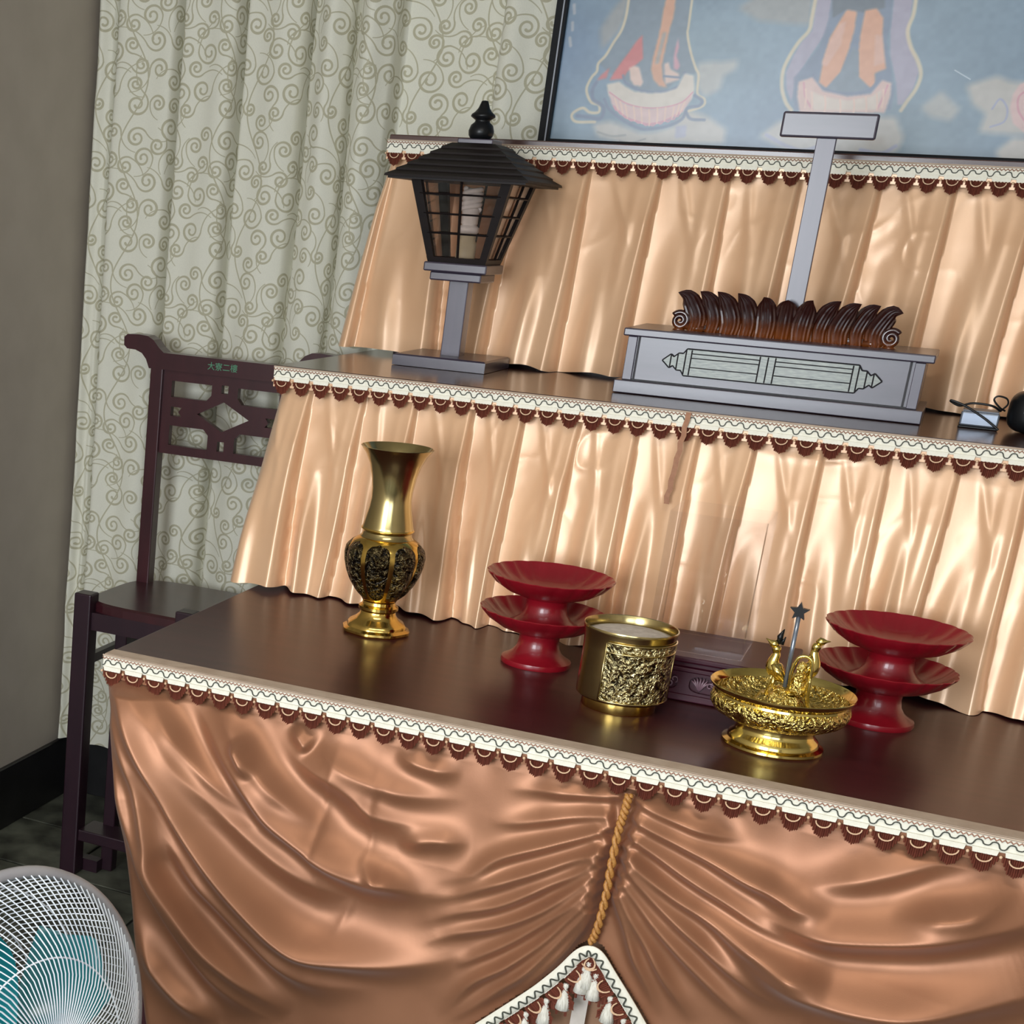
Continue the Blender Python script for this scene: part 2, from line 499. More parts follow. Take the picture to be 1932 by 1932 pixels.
N = 512
st = []
curls = [(0.103, 0.396, 0.064, 2.13, -1, 0.198, 1.48),
         (0.8, 0.765, 0.092, 0.9, -1, 0.299, -1.38),
         (0.537, 0.277, 0.064, 2.28, -1, 0.18, -1.47),
         (0.106, 0.214, 0.062, 3.29, 1, 0.18, 1.3),
         (0.087, 0.606, 0.09, 4.89, -1, 0.243, -1.13),
         (0.089, 0.935, 0.074, 0.9, -1, 0.228, 1.69),
         (0.572, 0.882, 0.091, 6.23, -1, 0.302, -1.39),
         (0.431, 0.161, 0.079, 1.4, 1, 0.215, -1.23),
         (0.813, 0.043, 0.067, 3.66, 1, 0.156, 1.59),
         (0.747, 0.321, 0.069, 1.27, 1, 0.224, -1.16),
         (0.229, 0.765, 0.057, 2.53, 1, 0.172, 1.52),
         (0.237, 0.331, 0.08, 1.29, -1, 0.27, 1.61),
         (0.96, 0.018, 0.084, 3.27, -1, 0.234, -1.61),
         (0.966, 0.775, 0.067, 2.93, -1, 0.157, 1.36),
         (0.331, 0.009, 0.093, 0.02, -1, 0.22, 1.57),
         (0.988, 0.478, 0.071, 6.2, -1, 0.161, 1.14),
         (0.815, 0.528, 0.081, 0.57, 1, 0.212, 1.43),
         (0.635, 0.569, 0.062, 6.22, 1, 0.198, 1.42),
         (0.927, 0.219, 0.085, 3.61, 1, 0.253, 1.11),
         (0.608, 0.139, 0.09, 3.17, 1, 0.297, -1.17),
         (0.339, 0.542, 0.075, 0.68, 1, 0.243, -1.57),
         (0.545, 0.487, 0.067, 2.92, -1, 0.186, 1.27),
         (0.782, 0.908, 0.058, 3.44, -1, 0.156, 1.45),
         (0.511, 0.03, 0.065, 5.47, -1, 0.2, -1.39),
         (0.346, 0.676, 0.062, 4.9, -1, 0.171, 1.43),
         (0.104, 0.762, 0.06, 1.16, 1, 0.144, -1.7),
         (0.457, 0.738, 0.06, 6.19, -1, 0.185, -1.5),
         (0.877, 0.385, 0.083, 0.04, 1, 0.221, -1.59),
         (0.341, 0.256, 0.056, 0.24, 1, 0.159, -1.19),
         (0.401, 0.86, 0.079, 5.45, 1, 0.206, 1.63),
         (0.398, 0.367, 0.061, 0.4, -1, 0.167, -1.27),
         (0.172, 0.056, 0.075, 0.01, -1, 0.24, 1.26),
         (0.744, 0.181, 0.062, 4.67, -1, 0.199, -1.33),
         (0.623, 0.368, 0.067, 4.63, 1, 0.168, 1.59)]
for c in curls: st.append(curl(*c[:5], 1.55, c[5], c[6]))
for ph, xx in ((0.0, .30), (1.9, .78)):
    t = np.linspace(0, 1, 80)
    st.append((np.stack([xx + .09 * np.sin(2 * PI * t + ph), t], 1), np.full(80, 2.6)))
A = raster(N, st)
rgc = np.random.default_rng(5)
wv = 0.5 + 0.5 * rgc.uniform(-1, 1, (N, N))
base = np.array([224, 222, 206]) / 255; ln = np.array([184, 179, 154]) / 255
rgb = base * (1 - A[..., None]) + ln * A[..., None]
rgb *= (0.965 + 0.05 * wv)[..., None]
im = image_from('scroll_print', np.clip(rgb, 0, 1))
M_curt, nt, b = new_mat('curtain_print')
uvn = nt.nodes.new('ShaderNodeUVMap'); ti = nt.nodes.new('ShaderNodeTexImage'); ti.image = im
nt.links.new(uvn.outputs[0], ti.inputs[0]); nt.links.new(ti.outputs[0], b.inputs['Base Color'])
setp(b, Roughness=0.75, Specular_IOR_Level=0.25)

def make_curtain():
    xl, xr, z0, z1 = -0.978, 2.3, 0.20, 2.86
    creases = [-.978, -.925, -.74, -.563, -.385, -.275, -.16]
    right_c = [.0806, .22, .40, .57, .75, .93, 1.1, 1.28, 1.46, 1.65, 1.82, 2.0, 2.15, 2.31]
    rg = np.random.default_rng(11)
    nu, nv = 900, 60
    xs = np.linspace(xl, xr, nu); v = np.linspace(0, 1, nv)
    X, V = np.meshgrid(xs, v, indexing='ij')
    Zz = z1 + (z0 - z1) * V
    D = np.zeros_like(X)
    allc = creases + right_c
    drift = rg.uniform(-.012, .012, len(allc)); drift[0] = 0
    for k in range(len(allc) - 1):
        a = allc[k] + drift[k] * V; c = allc[k + 1] + drift[k + 1] * V
        f = (X - a) / (c - a)
        ins = (f >= 0) & (f < 1)
        ff = np.clip(f, 0, 1)
        if k == 6:                                   # the flat set-back panel between two overlapping widths
            h = -0.052 - 0.010 * np.sin(PI * ff) + .004 * np.sin(3 * PI * ff)
        else:
            amp = .055 if k else .03
            h = amp * (np.sin(PI * ff) ** 0.42) * (0.75 + 0.25 * np.sin(2 * PI * ff + k)) - .045 * np.exp(-(np.minimum(ff, 1 - ff) / .045) ** 2)
            h += .010 * np.sin(3 * PI * ff + 1.3 * k) * np.clip(V * 2 - .6, 0, 1)
        D = np.where(ins, h, D)
    D += .006 * vnoise(rg, 24, 7, (X - xl) / (xr - xl), V) + .0035 * vnoise(rg, 60, 26, (X - xl) / (xr - xl), V)
    Y = 1.665 - D
    g = grid(X, Y, Zz)
    return g, X, Y, Zz
g, cx, cy, cz = make_curtain()
# arc length along the cloth for the print
mid = cx.shape[1] // 3
s = np.concatenate([[0], np.cumsum(np.hypot(np.diff(cx[:, mid]), np.diff(cy[:, mid])))])
cur = single('curtain', (g[0], g[1][:, ::-1]), M_curt, 'sage green floor-length curtain printed with khaki scrollwork, hanging behind the altar', 'curtain', (0.6, 1.665, 0.2), True)
uv = cur.data.uv_layers.new(name='UVMap')
li = np.empty(len(cur.data.loops), np.int32); cur.data.loops.foreach_get('vertex_index', li)
SU = np.repeat(s[:, None], cx.shape[1], 1).ravel() / 0.36; SV = cz.ravel() / 0.34
uv.data.foreach_set('uv', np.stack([SU[li], SV[li]], -1).astype(np.float32).ravel())
FOLDS= [(34,45,17,[(39,963),(91,879),(144,812),(204,738),(266,680),(327,632),(384,594),(430,576),(488,576),(569,588),(646,613),(689,643)]),(16,32,22,[(56,956),(118,902),(173,842),(242,793),(302,752),(353,720),(407,695),(459,682),(502,681)]),(30,40,17,[(153,960),(194,928),(248,876),(304,828),(345,793),(399,765),(452,738),(520,721),(600,719),(661,732)]),(14,30,18,[(310,939),(351,902),(396,882),(434,871),(472,853),(506,832),(570,827),(661,843)]),(10,26,14,[(390,933),(427,902),(500,879),(564,874),(656,883)]),(26,30,18,[(32,926),(67,854),(102,788),(130,703),(146,653),(195,593),(251,536),(305,496),(344,471),(381,449),(408,432)]),(20,26,20,[(32,881),(67,759),(115,663),(162,595),(211,535),(272,472),(333,431),(386,410)]),(20,30,20,[(89,565),(133,484),(174,439),(234,400),(280,377)]),(26,34,20,[(96,815),(138,751),(179,697),(226,655),(272,621),(333,577),(390,539),(436,520),(488,518),(576,534)]),(9,16,8,[(876,944),(818,932),(760,924),(697,912)]),(9,16,9,[(869,915),(800,893),(734,868),(680,853)]),(14,17,10,[(872,901),(839,878),(782,846),(712,807),(666,764),(603,736)]),(15,17,10,[(872,876),(850,854),(821,835),(760,794),(694,753),(645,724),(593,707)]),(15,16,9,[(870,861),(836,821),(792,785),(723,731),(649,694),(586,656)]),(15,14,8,[(871,842),(839,800),(788,743),(728,696),(654,660),(591,622)]),(15,14,8,[(871,825),(838,776),(800,730),(745,672),(686,623),(661,607)]),(16,14,8,[(871,806),(835,750),(794,688),(750,636),(703,593),(676,553),(648,499)]),(15,13,8,[(870,784),(838,729),(808,678),(777,630),(743,591),(697,538),(650,485)]),(13,12,8,[(869,765),(847,718),(822,671),(791,622),(758,578)]),(13,18,9,[(888,947),(950,926),(1009,915),(1055,914)]),(17,20,10,[(888,922),(942,901),(992,885),(1040,871),(1095,855),(1157,843)]),(18,20,10,[(888,898),(936,872),(987,847),(1049,822),(1106,800),(1167,791)]),(17,18,10,[(887,880),(916,850),(969,816),(1032,788),(1083,760),(1131,744)]),(17,17,10,[(887,861),(920,827),(961,792),(1015,754),(1068,718),(1119,690),(1166,680)]),(16,16,10,[(886,840),(920,800),(954,764),(996,727),(1051,683),(1092,652),(1118,633)]),(15,14,9,[(887,821),(917,772),(949,727),(980,681),(1011,643),(1033,611)]),(13,12,8,[(885,802),(911,752),(933,703),(961,656),(989,603)]),(26,46,18,[(1034,831),(1114,816),(1181,815),(1256,830),(1327,853),(1413,890),(1467,929)]),(16,26,14,[(1004,807),(1084,770),(1148,750),(1207,752)]),(32,50,20,[(1025,767),(1101,737),(1171,726),(1238,727),(1313,742),(1434,794),(1489,832)]),(11,30,16,[(1106,858),(1180,887),(1239,914),(1295,945),(1362,977)]),(11,26,12,[(1251,858),(1310,876),(1356,893),(1403,932)]),(26,40,20,[(1168,672),(1249,671),(1348,696),(1444,748)]),(12,24,12,[(993,871),(1078,862),(1135,845),(1188,844)]),(1.0,7,5,[(429,941),(430,876),(422,740),(438,613)]),(1.0,8,5,[(502,941),(502,844),(508,776),(495,739)]),(1.0,9,6,[(491,690),(467,607)]),(10,18,9,[(492,768),(525,733),(548,729),(600,722)]),(9,16,9,[(258,912),(278,886),(305,852)]),(12,22,12,[(84,966),(135,913),(189,863),(254,816),(313,775)]),(14,26,14,[(202,963),(243,925),(288,885),(340,843),(398,809),(463,785)]),(8,18,9,[(346,946),(369,922),(387,909)]),(8,20,12,[(519,935),(574,922),(635,923)]),(8,20,12,[(544,788),(604,809),(665,815)])]
PAINT= [('f','tan',0.55,[(372,2176),(391,2200),(401,2200),(400,2160),(390,2130),(374,2111),(360,2095),(350,2134),(359,2153)]),('f','tan',0.55,[(659,2204),(764,2204),(770,2148),(722,2150),(668,2155),(624,2178)]),('f','cloud',0.6,[(561,2072),(584,2076),(616,2077),(642,2081),(642,2062),(620,2050),(617,2023),(588,2007),(572,2022)]),('f','cloud',0.75,[(365,1947),(400,1954),(422,1949),(466,1934),(497,1936),(536,1949),(560,1983),(603,1969),(643,1947),(643,1918),(593,1916),(552,1916),(492,1908),(428,1911),(380,1921)]),('f','robe',0.9,[(400,2203),(401,2163),(396,2134),(383,2109),(371,2084),(358,2068),(385,2049),(415,2039),(452,2017),(504,2015),(540,2052),(564,2053),(560,2064),(545,2094),(533,2127),(532,2146),(528,2204)]),('l','cream',8,[(401,2203),(401,2163),(396,2134),(383,2109),(371,2084),(358,2068),(357,2052),(348,2040),(341,2020),(345,2004),(356,1990),(372,1985),(374,1971),(355,1970),(339,1978),(321,1969),(318,1959),(330,1950),(369,1951)]),('l','cream',7,[(530,2204),(532,2146),(533,2127),(545,2094),(560,2064),(569,2049),(573,2014),(589,2003),(588,1990),(561,1979)]),('f','red',0.9,[(441,2125),(450,2079),(440,2069),(422,2053),(415,2039),(387,2035),(393,2049),(406,2072),(419,2092),(430,2112)]),('f','red',0.8,[(383,2060),(380,2039),(360,2034),(368,2046)]),('f','pink2',0.9,[(515,2121),(520,2102),(518,2086),(528,2067),(525,2058),(516,2061),(512,2086),(513,2105)]),('f','orange',0.9,[(478,2200),(497,2200),(499,2160),(495,2138),(492,2086),(491,2068),(498,2040),(509,2024),(492,2026),(478,2039),(470,2058),(470,2082),(474,2120),(476,2154),(476,2177)]),('f','grey',0.8,[(482,2130),(490,2130),(486,2097),(484,2070),(476,2070),(479,2101)]),('f','peach',0.95,[(424,2061),(434,2065),(445,2062),(458,2033),(455,2025),(440,2026),(430,2038)]),('f','peach',0.9,[(495,2070),(504,2073),(511,2059),(528,2052),(532,2040),(504,2030)]),('l','navy',6,[(499,2046),(515,2045),(532,2044)]),('l','navy',7,[(414,2045),(421,2032),(441,2022),(463,2015),(504,2016),(529,2025),(540,2041),(540,2054)]),('f','lotus',0.95,[(382,2027),(408,2033),(422,2024),(442,2015),(474,2012),(504,2014),(529,2023),(540,2052),(559,2049),(566,2022),(562,2001),(539,1988),(500,1979),(459,1980),(415,1992),(390,2005)]),('f','pink',0.95,[(386,2017),(401,2002),(428,1989),(458,1982),(500,1981),(539,1992),(565,2016),(562,2001),(550,1977),(520,1960),(485,1949),(452,1956),(419,1969),(399,1988)]),('l','pink2',4,[(391,2011),(428,1991),(468,1983),(509,1985),(544,1996),(563,2016)]),('l','pink2',5,[(404,1984),(432,1963),(452,1957),(484,1951),(520,1961),(547,1979)]),('l','navy',8,[(382,1997),(397,1976),(432,1955),(465,1942),(486,1941),(522,1948),(550,1963),(558,1985),(580,1990),(584,2001),(568,2010)]),('l','navy',10,[(329,1962),(357,1960),(380,1959),(383,1981),(359,1996),(354,2016),(360,2030)]),('l','navy',8,[(556,1977),(568,1964),(596,1963)]),('f','lav',0.7,[(540,1949),(562,1952),(564,1928),(542,1924)]),('l','grey',6,[(378,1931),(409,1924),(438,1927)]),('l','grey',5,[(428,1915),(453,1912),(481,1921)]),('f','purple',0.85,[(772,2204),(800,2204),(803,2164),(802,2133),(785,2100),(772,2071),(763,2050),(761,2003),(746,2029),(740,2058),(749,2092),(758,2115),(775,2138)]),('f','purple',0.85,[(914,2204),(949,2205),(953,2150),(956,2123),(979,2086),(988,2066),(984,2035),(971,2004),(961,2004),(950,2045),(929,2095),(920,2140)]),('f','navy',0.75,[(800,2204),(912,2204),(919,2145),(917,2120),(934,2075),(950,2032),(950,1994),(769,1988),(757,2050),(772,2071),(794,2108),(802,2156)]),('f','robed',0.75,[(799,2209),(896,2209),(902,2180),(863,2172),(832,2177),(809,2161)]),('f','orange',0.95,[(832,2177),(852,2174),(854,2139),(851,2104),(844,2062),(822,2031),(807,2041),(806,2085),(811,2126),(823,2156)]),('f','orange',0.95,[(867,2176),(887,2180),(903,2162),(908,2130),(920,2090),(927,2070),(908,2061),(913,2038),(906,2033),(879,2053),(870,2094),(866,2137)]),('f','pink',0.45,[(824,2151),(836,2156),(834,2111),(816,2072),(805,2074),(812,2121)]),('f','pink',0.45,[(894,2132),(908,2130),(922,2080),(903,2074)]),('f','robe',0.95,[(858,2109),(870,2099),(879,2053),(901,2033),(866,2019),(825,2029),(844,2060),(852,2088)]),('l','navy',9,[(794,2054),(805,2036),(831,2025),(865,2022),(902,2028),(920,2052)]),('f','peach2',0.95,[(767,2042),(792,2051),(818,2026),(866,2017),(908,2023),(924,2049),(942,2044),(945,2019),(941,1988),(781,1983),(770,2014)]),('f','lotus',0.8,[(794,2025),(822,2015),(868,2009),(910,2018),(927,2031),(925,1993),(806,1989)]),('l','pink2',5,[(778,2040),(786,2014),(803,1991)]),('l','pink2',5,[(936,2039),(931,2013),(925,1993)]),('l','cream',10,[(770,2204),(770,2161),(769,2138),(753,2115),(740,2086),(734,2060),(738,2029),(750,2003),(764,1987)]),('l','cream',10,[(954,2205),(956,2170),(952,2140),(964,2110),(981,2086),(992,2061),(989,2035),(977,2010),(970,1994)]),('f','cloud',0.75,[(709,1935),(744,1966),(860,1980),(963,1981),(986,1943),(977,1914),(901,1906),(823,1902),(768,1911)]),('l','lav',10,[(725,1938),(767,1919),(803,1912),(845,1927)]),('l','lav',10,[(910,1917),(951,1913),(974,1927)]),('f','tan',0.5,[(916,1938),(945,1944),(956,1929),(924,1922)]),('f','cloud',0.6,[(1004,2000),(1035,2032),(1076,2000),(1064,1977),(1025,1983)]),('f','cloud',0.75,[(1077,2043),(1128,2062),(1154,2052),(1192,2051),(1214,1957),(1178,1956),(1117,1958),(1122,1992),(1096,2008)]),('f','pink',0.95,[(1202,2061),(1170,2048),(1162,2028),(1162,2005),(1174,1976),(1204,1957),(1226,1953)]),('l','pink2',5,[(1192,2041),(1174,2026),(1178,2001),(1194,1981)]),('l','lav',5,[(1132,2002),(1142,2020),(1158,2003),(1158,1980),(1136,1969)]),('f','cloud',0.8,[(1154,1924),(1179,1951),(1215,1952),(1225,1905),(1168,1905)]),('l','white',2.5,[(1051,2070),(1082,2054)]),('l','pale',9,[(288,2182),(291,2166)]),('l','pale',9,[(290,2147),(292,2133)]),('l','pale',9,[(289,2117),(293,2102)]),('l','peach',5,[(404,1999),(410,1987),(415,1975)]),('l','peach',5,[(416,1993),(422,1981),(426,1968)]),('l','peach',5,[(428,1987),(433,1974),(437,1961)]),('l','peach',5,[(446,1984),(450,1971),(453,1957)]),('l','peach',5,[(462,1982),(466,1967),(469,1952)]),('l','peach',5,[(479,1979),(483,1964),(485,1948)]),('l','peach',5,[(496,1982),(499,1967),(500,1953)]),('l','peach',5,[(513,1984),(514,1971),(515,1958)]),('l','peach',5,[(530,1986),(530,1974),(530,1962)]),('l','peach',5,[(540,1991),(539,1979),(537,1968)]),('l','peach',5,[(550,1996),(547,1985),(544,1973)]),('l','pink2',4,[(406,1981),(410,1976),(413,1976)]),('l','pink2',4,[(416,1974),(421,1969),(424,1969)]),('l','pink2',4,[(427,1967),(432,1962),(435,1962)]),('l','pink2',4,[(439,1961),(445,1956),(451,1957)]),('l','pink2',4,[(455,1956),(461,1952),(467,1953)]),('l','pink2',4,[(471,1952),(477,1948),(482,1949)]),('l','pink2',4,[(487,1949),(493,1948),(498,1952)]),('l','pink2',4,[(502,1954),(508,1952),(513,1957)]),('l','pink2',4,[(517,1958),(523,1957),(528,1962)]),('l','pink2',4,[(531,1963),(534,1962),(536,1967)]),('l','pink2',4,[(538,1969),(541,1968),(543,1973)]),('l','peach',5,[(784,2028),(788,2011),(789,1994)]),('l','peach',5,[(797,2022),(801,2005),(803,1989)]),('l','peach',5,[(823,2016),(827,2002),(828,1987)]),('l','peach',5,[(853,2010),(856,1999),(858,1987)]),('l','peach',5,[(879,2011),(882,1999),(883,1988)]),('l','peach',5,[(900,2016),(904,2003),(906,1990)]),('l','peach',5,[(919,2023),(923,2008),(925,1993)]),('l','peach',5,[(930,2031),(933,2015),(934,1998)])]

# ------------------------------------------------------------------ framed painting (flat print, drawn in canvas metres)
PC = {'tan': (170, 156, 140), 'cloud': (214, 200, 184), 'robe': (108, 128, 144), 'robed': (64, 82, 94), 'cream': (222, 204, 168), 'red': (216, 92, 88),
      'pink2': (212, 146, 160), 'orange': (226, 156, 112), 'grey': (148, 152, 150), 'peach': (232, 196, 178), 'peach2': (222, 184, 172), 'navy': (98, 116, 146),
      'lotus': (220, 208, 192), 'pink': (222, 186, 182), 'lav': (158, 164, 196), 'purple': (170, 158, 180), 'white': (214, 226, 234), 'pale': (176, 180, 188)}
def blur(A, r):
    for ax in (0, 1):
        k = 2 * r + 1
        P = np.pad(A, [(r + 1, r) if i == ax else (0, 0) for i in range(A.ndim)], mode='edge')
        C = np.cumsum(P, ax)
        A = (np.take(C, range(k, C.shape[ax]), ax) - np.take(C, range(0, C.shape[ax] - k), ax)) / k
    return A
def make_painting():
    x0, x1, z0, z1 = 0.276, 2.0, 1.9115, 2.80
    W, H = 1500, 774
    X, Z = np.meshgrid(np.linspace(x0, x1, W), np.linspace(z0, z1, H), indexing='ij')
    rg = np.random.default_rng(8)
    U = (X - x0) / (x1 - x0); Vv = (Z - z0) / (z1 - z0)
    t = (0.5 + 0.5 * vnoise(rg, 7, 5, U, Vv))[..., None]
    img = np.array([104, 136, 168.]) * t + np.array([120, 148, 162.]) * (1 - t)
    img += 9 * vnoise(rg, 30, 18, U, Vv)[..., None]
    # soft mist streaks
    for kind, *rest in PAINT:
        if kind == 'f':
            col, al, pts = rest; P = np.array(pts) / 1000
            bx = (X[:, 0] >= P[:, 0].min() - .02) & (X[:, 0] <= P[:, 0].max() + .02)
            bz = (Z[0] >= P[:, 1].min() - .02) & (Z[0] <= P[:, 1].max() + .02)
            if not bx.any() or not bz.any(): continue
            xs, zs = X[np.ix_(bx, bz)], Z[np.ix_(bx, bz)]
            ins = np.zeros(xs.shape, bool)
            for i in range(len(P)):
                a, c = P[i], P[i - 1]
                cond = (a[1] > zs) != (c[1] > zs)
                with np.errstate(divide='ignore', invalid='ignore'):
                    ins ^= cond & (xs < (c[0] - a[0]) * (zs - a[1]) / (c[1] - a[1]) + a[0])
            m2 = blur(ins.astype(float), 6 if col in ('cloud', 'tan') else 2) * al
            img[np.ix_(bx, bz)] = img[np.ix_(bx, bz)] * (1 - m2[..., None]) + np.array(PC[col], float) * m2[..., None]
        else:
            col, wd, pts = rest; P = spline(np.array(pts) / 1000, 12 * len(pts))
            lo = P.min(0) - .02; hi = P.max(0) + .02
            bx = (X[:, 0] >= lo[0]) & (X[:, 0] <= hi[0]); bz = (Z[0] >= lo[1]) & (Z[0] <= hi[1])
            if not bx.any() or not bz.any(): continue
            xs, zs = X[np.ix_(bx, bz)], Z[np.ix_(bx, bz)]
            D = np.full(xs.shape, 9.)
            for i in range(len(P) - 1):
                a, d = P[i], P[i + 1] - P[i]
                tt = np.clip(((xs - a[0]) * d[0] + (zs - a[1]) * d[1]) / (d @ d + 1e-12), 0, 1)
                D = np.minimum(D, np.hypot(xs - a[0] - tt * d[0], zs - a[1] - tt * d[1]))
            h = wd / 3000
            m2 = np.clip((h * 1.7 - D) / (h * 1.2), 0, 1) * .85
            img[np.ix_(bx, bz)] = img[np.ix_(bx, bz)] * (1 - m2[..., None]) + np.array(PC[col], float) * m2[..., None]
    img += 5 * vnoise(rg, 160, 90, U, Vv)[..., None]
    return np.clip(img * .90 / 255, 0, 1), (x0, x1, z0, z1)
pimg, (px0, px1, pz0, pz1) = make_painting()
M_paint, nt, b = new_mat('painted_canvas')
ti = nt.nodes.new('ShaderNodeTexImage'); ti.image = image_from('painting_print', pimg); ti.extension = 'EXTEND'
uvn = nt.nodes.new('ShaderNodeUVMap'); nt.links.new(uvn.outputs[0], ti.inputs[0]); nt.links.new(ti.outputs[0], b.inputs['Base Color'])
setp(b, Roughness=0.32, Specular_IOR_Level=0.5, Coat_Weight=0.25); b.inputs['Coat Roughness'].default_value = 0.25
pic = Thing('framed_painting', 'large blue painting of robed figures on lotus bases, black framed, on the top tier', 'painting', ((px0 + px1) / 2, 1.47, 1.897))
fy0, fy1 = 1.445, 1.48
pic.part('frame_rail', extr([(px0 - .023, 1.897), (px0, 1.9115), (px0, 2.80), (px0 - .023, 2.823)], fy0, fy1), M_frame)
pic.part('frame_rail', extr([(px1 + .023, 1.897), (px1 + .023, 2.823), (px1, 2.80), (px1, 1.9115)], fy0, fy1), M_frame)
pic.part('frame_rail', extr([(px0 - .023, 1.897), (px1 + .023, 1.897), (px1, 1.9115), (px0, 1.9115)], fy0, fy1), M_frame)
pic.part('frame_rail', extr([(px0 - .023, 2.823), (px0, 2.80), (px1, 2.80), (px1 + .023, 2.823)], fy0, fy1), M_frame)
pic.part('frame_bead', box(px0 - .008, px0 - .005, fy0 - .003, fy0, 1.905, 2.805), M_greyp)
cv = pic.part('canvas', G([(px0 - .002, 1.462, pz0 - .002), (px1 + .002, 1.462, pz0 - .002), (px1 + .002, 1.462, pz1 + .002), (px0 - .002, 1.462, pz1 + .002),
    (px0 - .002, 1.474, pz0 - .002), (px1 + .002, 1.474, pz0 - .002), (px1 + .002, 1.474, pz1 + .002), (px0 - .002, 1.474, pz1 + .002)],
    [(0, 1, 2, 3), (5, 4, 7, 6), (1, 0, 4, 5), (3, 2, 6, 7), (0, 3, 7, 4), (2, 1, 5, 6)]), M_paint)
uv = cv.data.uv_layers.new(name='UVMap')
for lp in cv.data.loops:
    uv.data[lp.index].uv = [(0, 0), (1, 0), (1, 1), (0, 1)][lp.vertex_index % 4]

# ------------------------------------------------------------------ the three tiers
T1, T2, T3 = 1.0, 1.4375, 1.897
Y1, Y2, Y3, YE = 0.0, 0.6992, 1.2402, 1.50
XA, XE = -0.018, 2.05
t = Thing('altar_table', 'glossy mahogany altar table, lowest tier, carrying the brass and red offering vessels', 'table', (1.0, .75, 0))
t.part('table_top', box(0, XE, 0, YE, T1 - .03, T1, .003), M_table)
for x in (.05, XE - .12):
    for y in (.10, YE - .09): t.part('leg', box(x, x + .07, y, y + .07, 0, T1 - .03, .004, 1), M_rose)
t.part('apron', box(.12, XE - .12, .11, .135, .86, T1 - .03), M_rose)
for nm, z0, z1, y0, mt, lb in (('altar_step', T1, T2, Y2, M_step, 'middle altar tier with a glossy brown top, carrying the lantern lamp and tablet stand'),
                               ('altar_step', T2, T3, Y3, M_step, 'top altar tier with a thin brown board edge below the framed painting')):
    t = Thing(nm, lb, 'altar step', (1.0, (y0 + YE) / 2, z0))
    t.part('board', box(XA, XE, y0, YE, z1 - .022, z1, .002), mt)
    t.part('side_panel', box(.03, .05, y0 + .05, YE - .02, z0, z1 - .022), M_rose)
    t.part('side_panel', box(XE - .05, XE - .03, y0 + .05, YE - .02, z0, z1 - .022), M_rose)
    t.part('front_panel', box(.05, XE - .05, y0 + .05, y0 + .068, z0, z1 - .022), M_rose)

# ------------------------------------------------------------------ fringe trim shared by the three cloths
PITCH = .0405
def scallop_geo():
    """a swag of short threads hanging from the band, with a paler looped cord in front; centre top at 0,0"""
    V, F, M = [], [], []
    n = 13
    w = PITCH * .90
    for k in range(n):
        xa = -w / 2 + w * k / n; xb = xa + w / n
        xm = (xa + xb) / 2
        e = math.sqrt(max(0, 1 - (xm / (w / 2)) ** 2))
        top = .0010 if k % 2 else -.0006
        bot = -.0225 * (1 - abs(xm / (w / 2)) ** 2.2) - .003 - (.0014 if k % 3 == 0 else 0)
        yy = -.0022 - .0012 * e - (.0007 if k % 2 else 0)
        b0 = len(V)
        V += [(xa, 0, top), (xm, yy, top), (xb, 0, top), (xa, 0, bot * .97), (xm, yy, bot), (xb, 0, bot * .97)]
        F += [(b0, b0 + 3, b0 + 4, b0 + 1), (b0 + 1, b0 + 4, b0 + 5, b0 + 2)]
        M += [0, 0]
    a = np.linspace(PI * 1.0, PI * 2.0, 9)
    P = np.stack([.0098 * np.cos(a), np.full(9, -.0052), -.0015 + .0085 * np.sin(a)], 1)
    g = tube(P, .0011, 5)
    M += [1] * len(g[1])
    g2 = extr([(-.0150, .0005), (.0150, .0005), (.0165, .0080), (-.0165, .0080)], -.0030, -.0004)
    M += [2] * len(g2[1])
    return join(G(V, F), g, g2), M
_sg, _sm = scallop_geo()
SC_ME = mesh('scallop', _sg, False, [M_fringe, M_cordb, M_cream], _sm)

def trim(th, x0, x1, y, ztop, heading):
    n = int(round((x1 - x0) / PITCH)); p = (x1 - x0) / n
    th.part('braid_band', box(x0, x1, y - .0035, y - .0005, ztop - .0225, ztop - .002, .001, 1), M_cream)
    q = np.arange(n * 6 + 1) * p / 6
    P = np.stack([x0 + np.repeat(q, 2)[:-1] + np.tile([0, p / 12], len(q))[:-1], np.full(2 * len(q) - 1, y - .0045), ztop - .0055 + .0016 * np.tile([1, -1], len(q))[:-1]], 1)
    th.part('edge_braid', tube(P, .0011, 4), M_cordr)
    th.part('heading', box(x0, x1, y - .0006, y + .0004, ztop - .040, ztop - .020), heading)
    th.part('edge_cord', tube([(x0, y - .004, ztop - .001), (x1, y - .004, ztop - .001)], .0016, 6), M_ledge)
    ph = np.linspace(0, n, n * 20 + 1)
    f = ph % 1
    zz = np.where(np.abs(f - .5) < .25, -.0030 + .0030 * np.tanh(2.2 * np.cos(4 * PI * (f - .25))), -.0046 + .0046 * np.tanh(2 * np.cos(4 * PI * (f - .25))))
    P = np.stack([x0 + ph * p, np.full(len(ph), y - .0048), ztop - .0092 + zz], 1)
    th.part('wavy_cord', tube(P, .0010, 5), M_cordg)
    beads = [lathe([(.0002, -.0024), (.0022, -.0012), (.0024, .0008), (.001, .0024)], 6, (x0 + k * p, y - .005, ztop - .0285)) for k in range(n + 1)]
    th.part('knot', join(*beads), M_cordb, True, kind='stuff')
    for k in range(n):
        o = link('scallop', SC_ME, th.o)
        o.location = Vector((x0 + (k + .5) * p, y - .004, ztop - .0275)) - Vector(th.loc)
        o.scale = (p / PITCH, 1, 1)

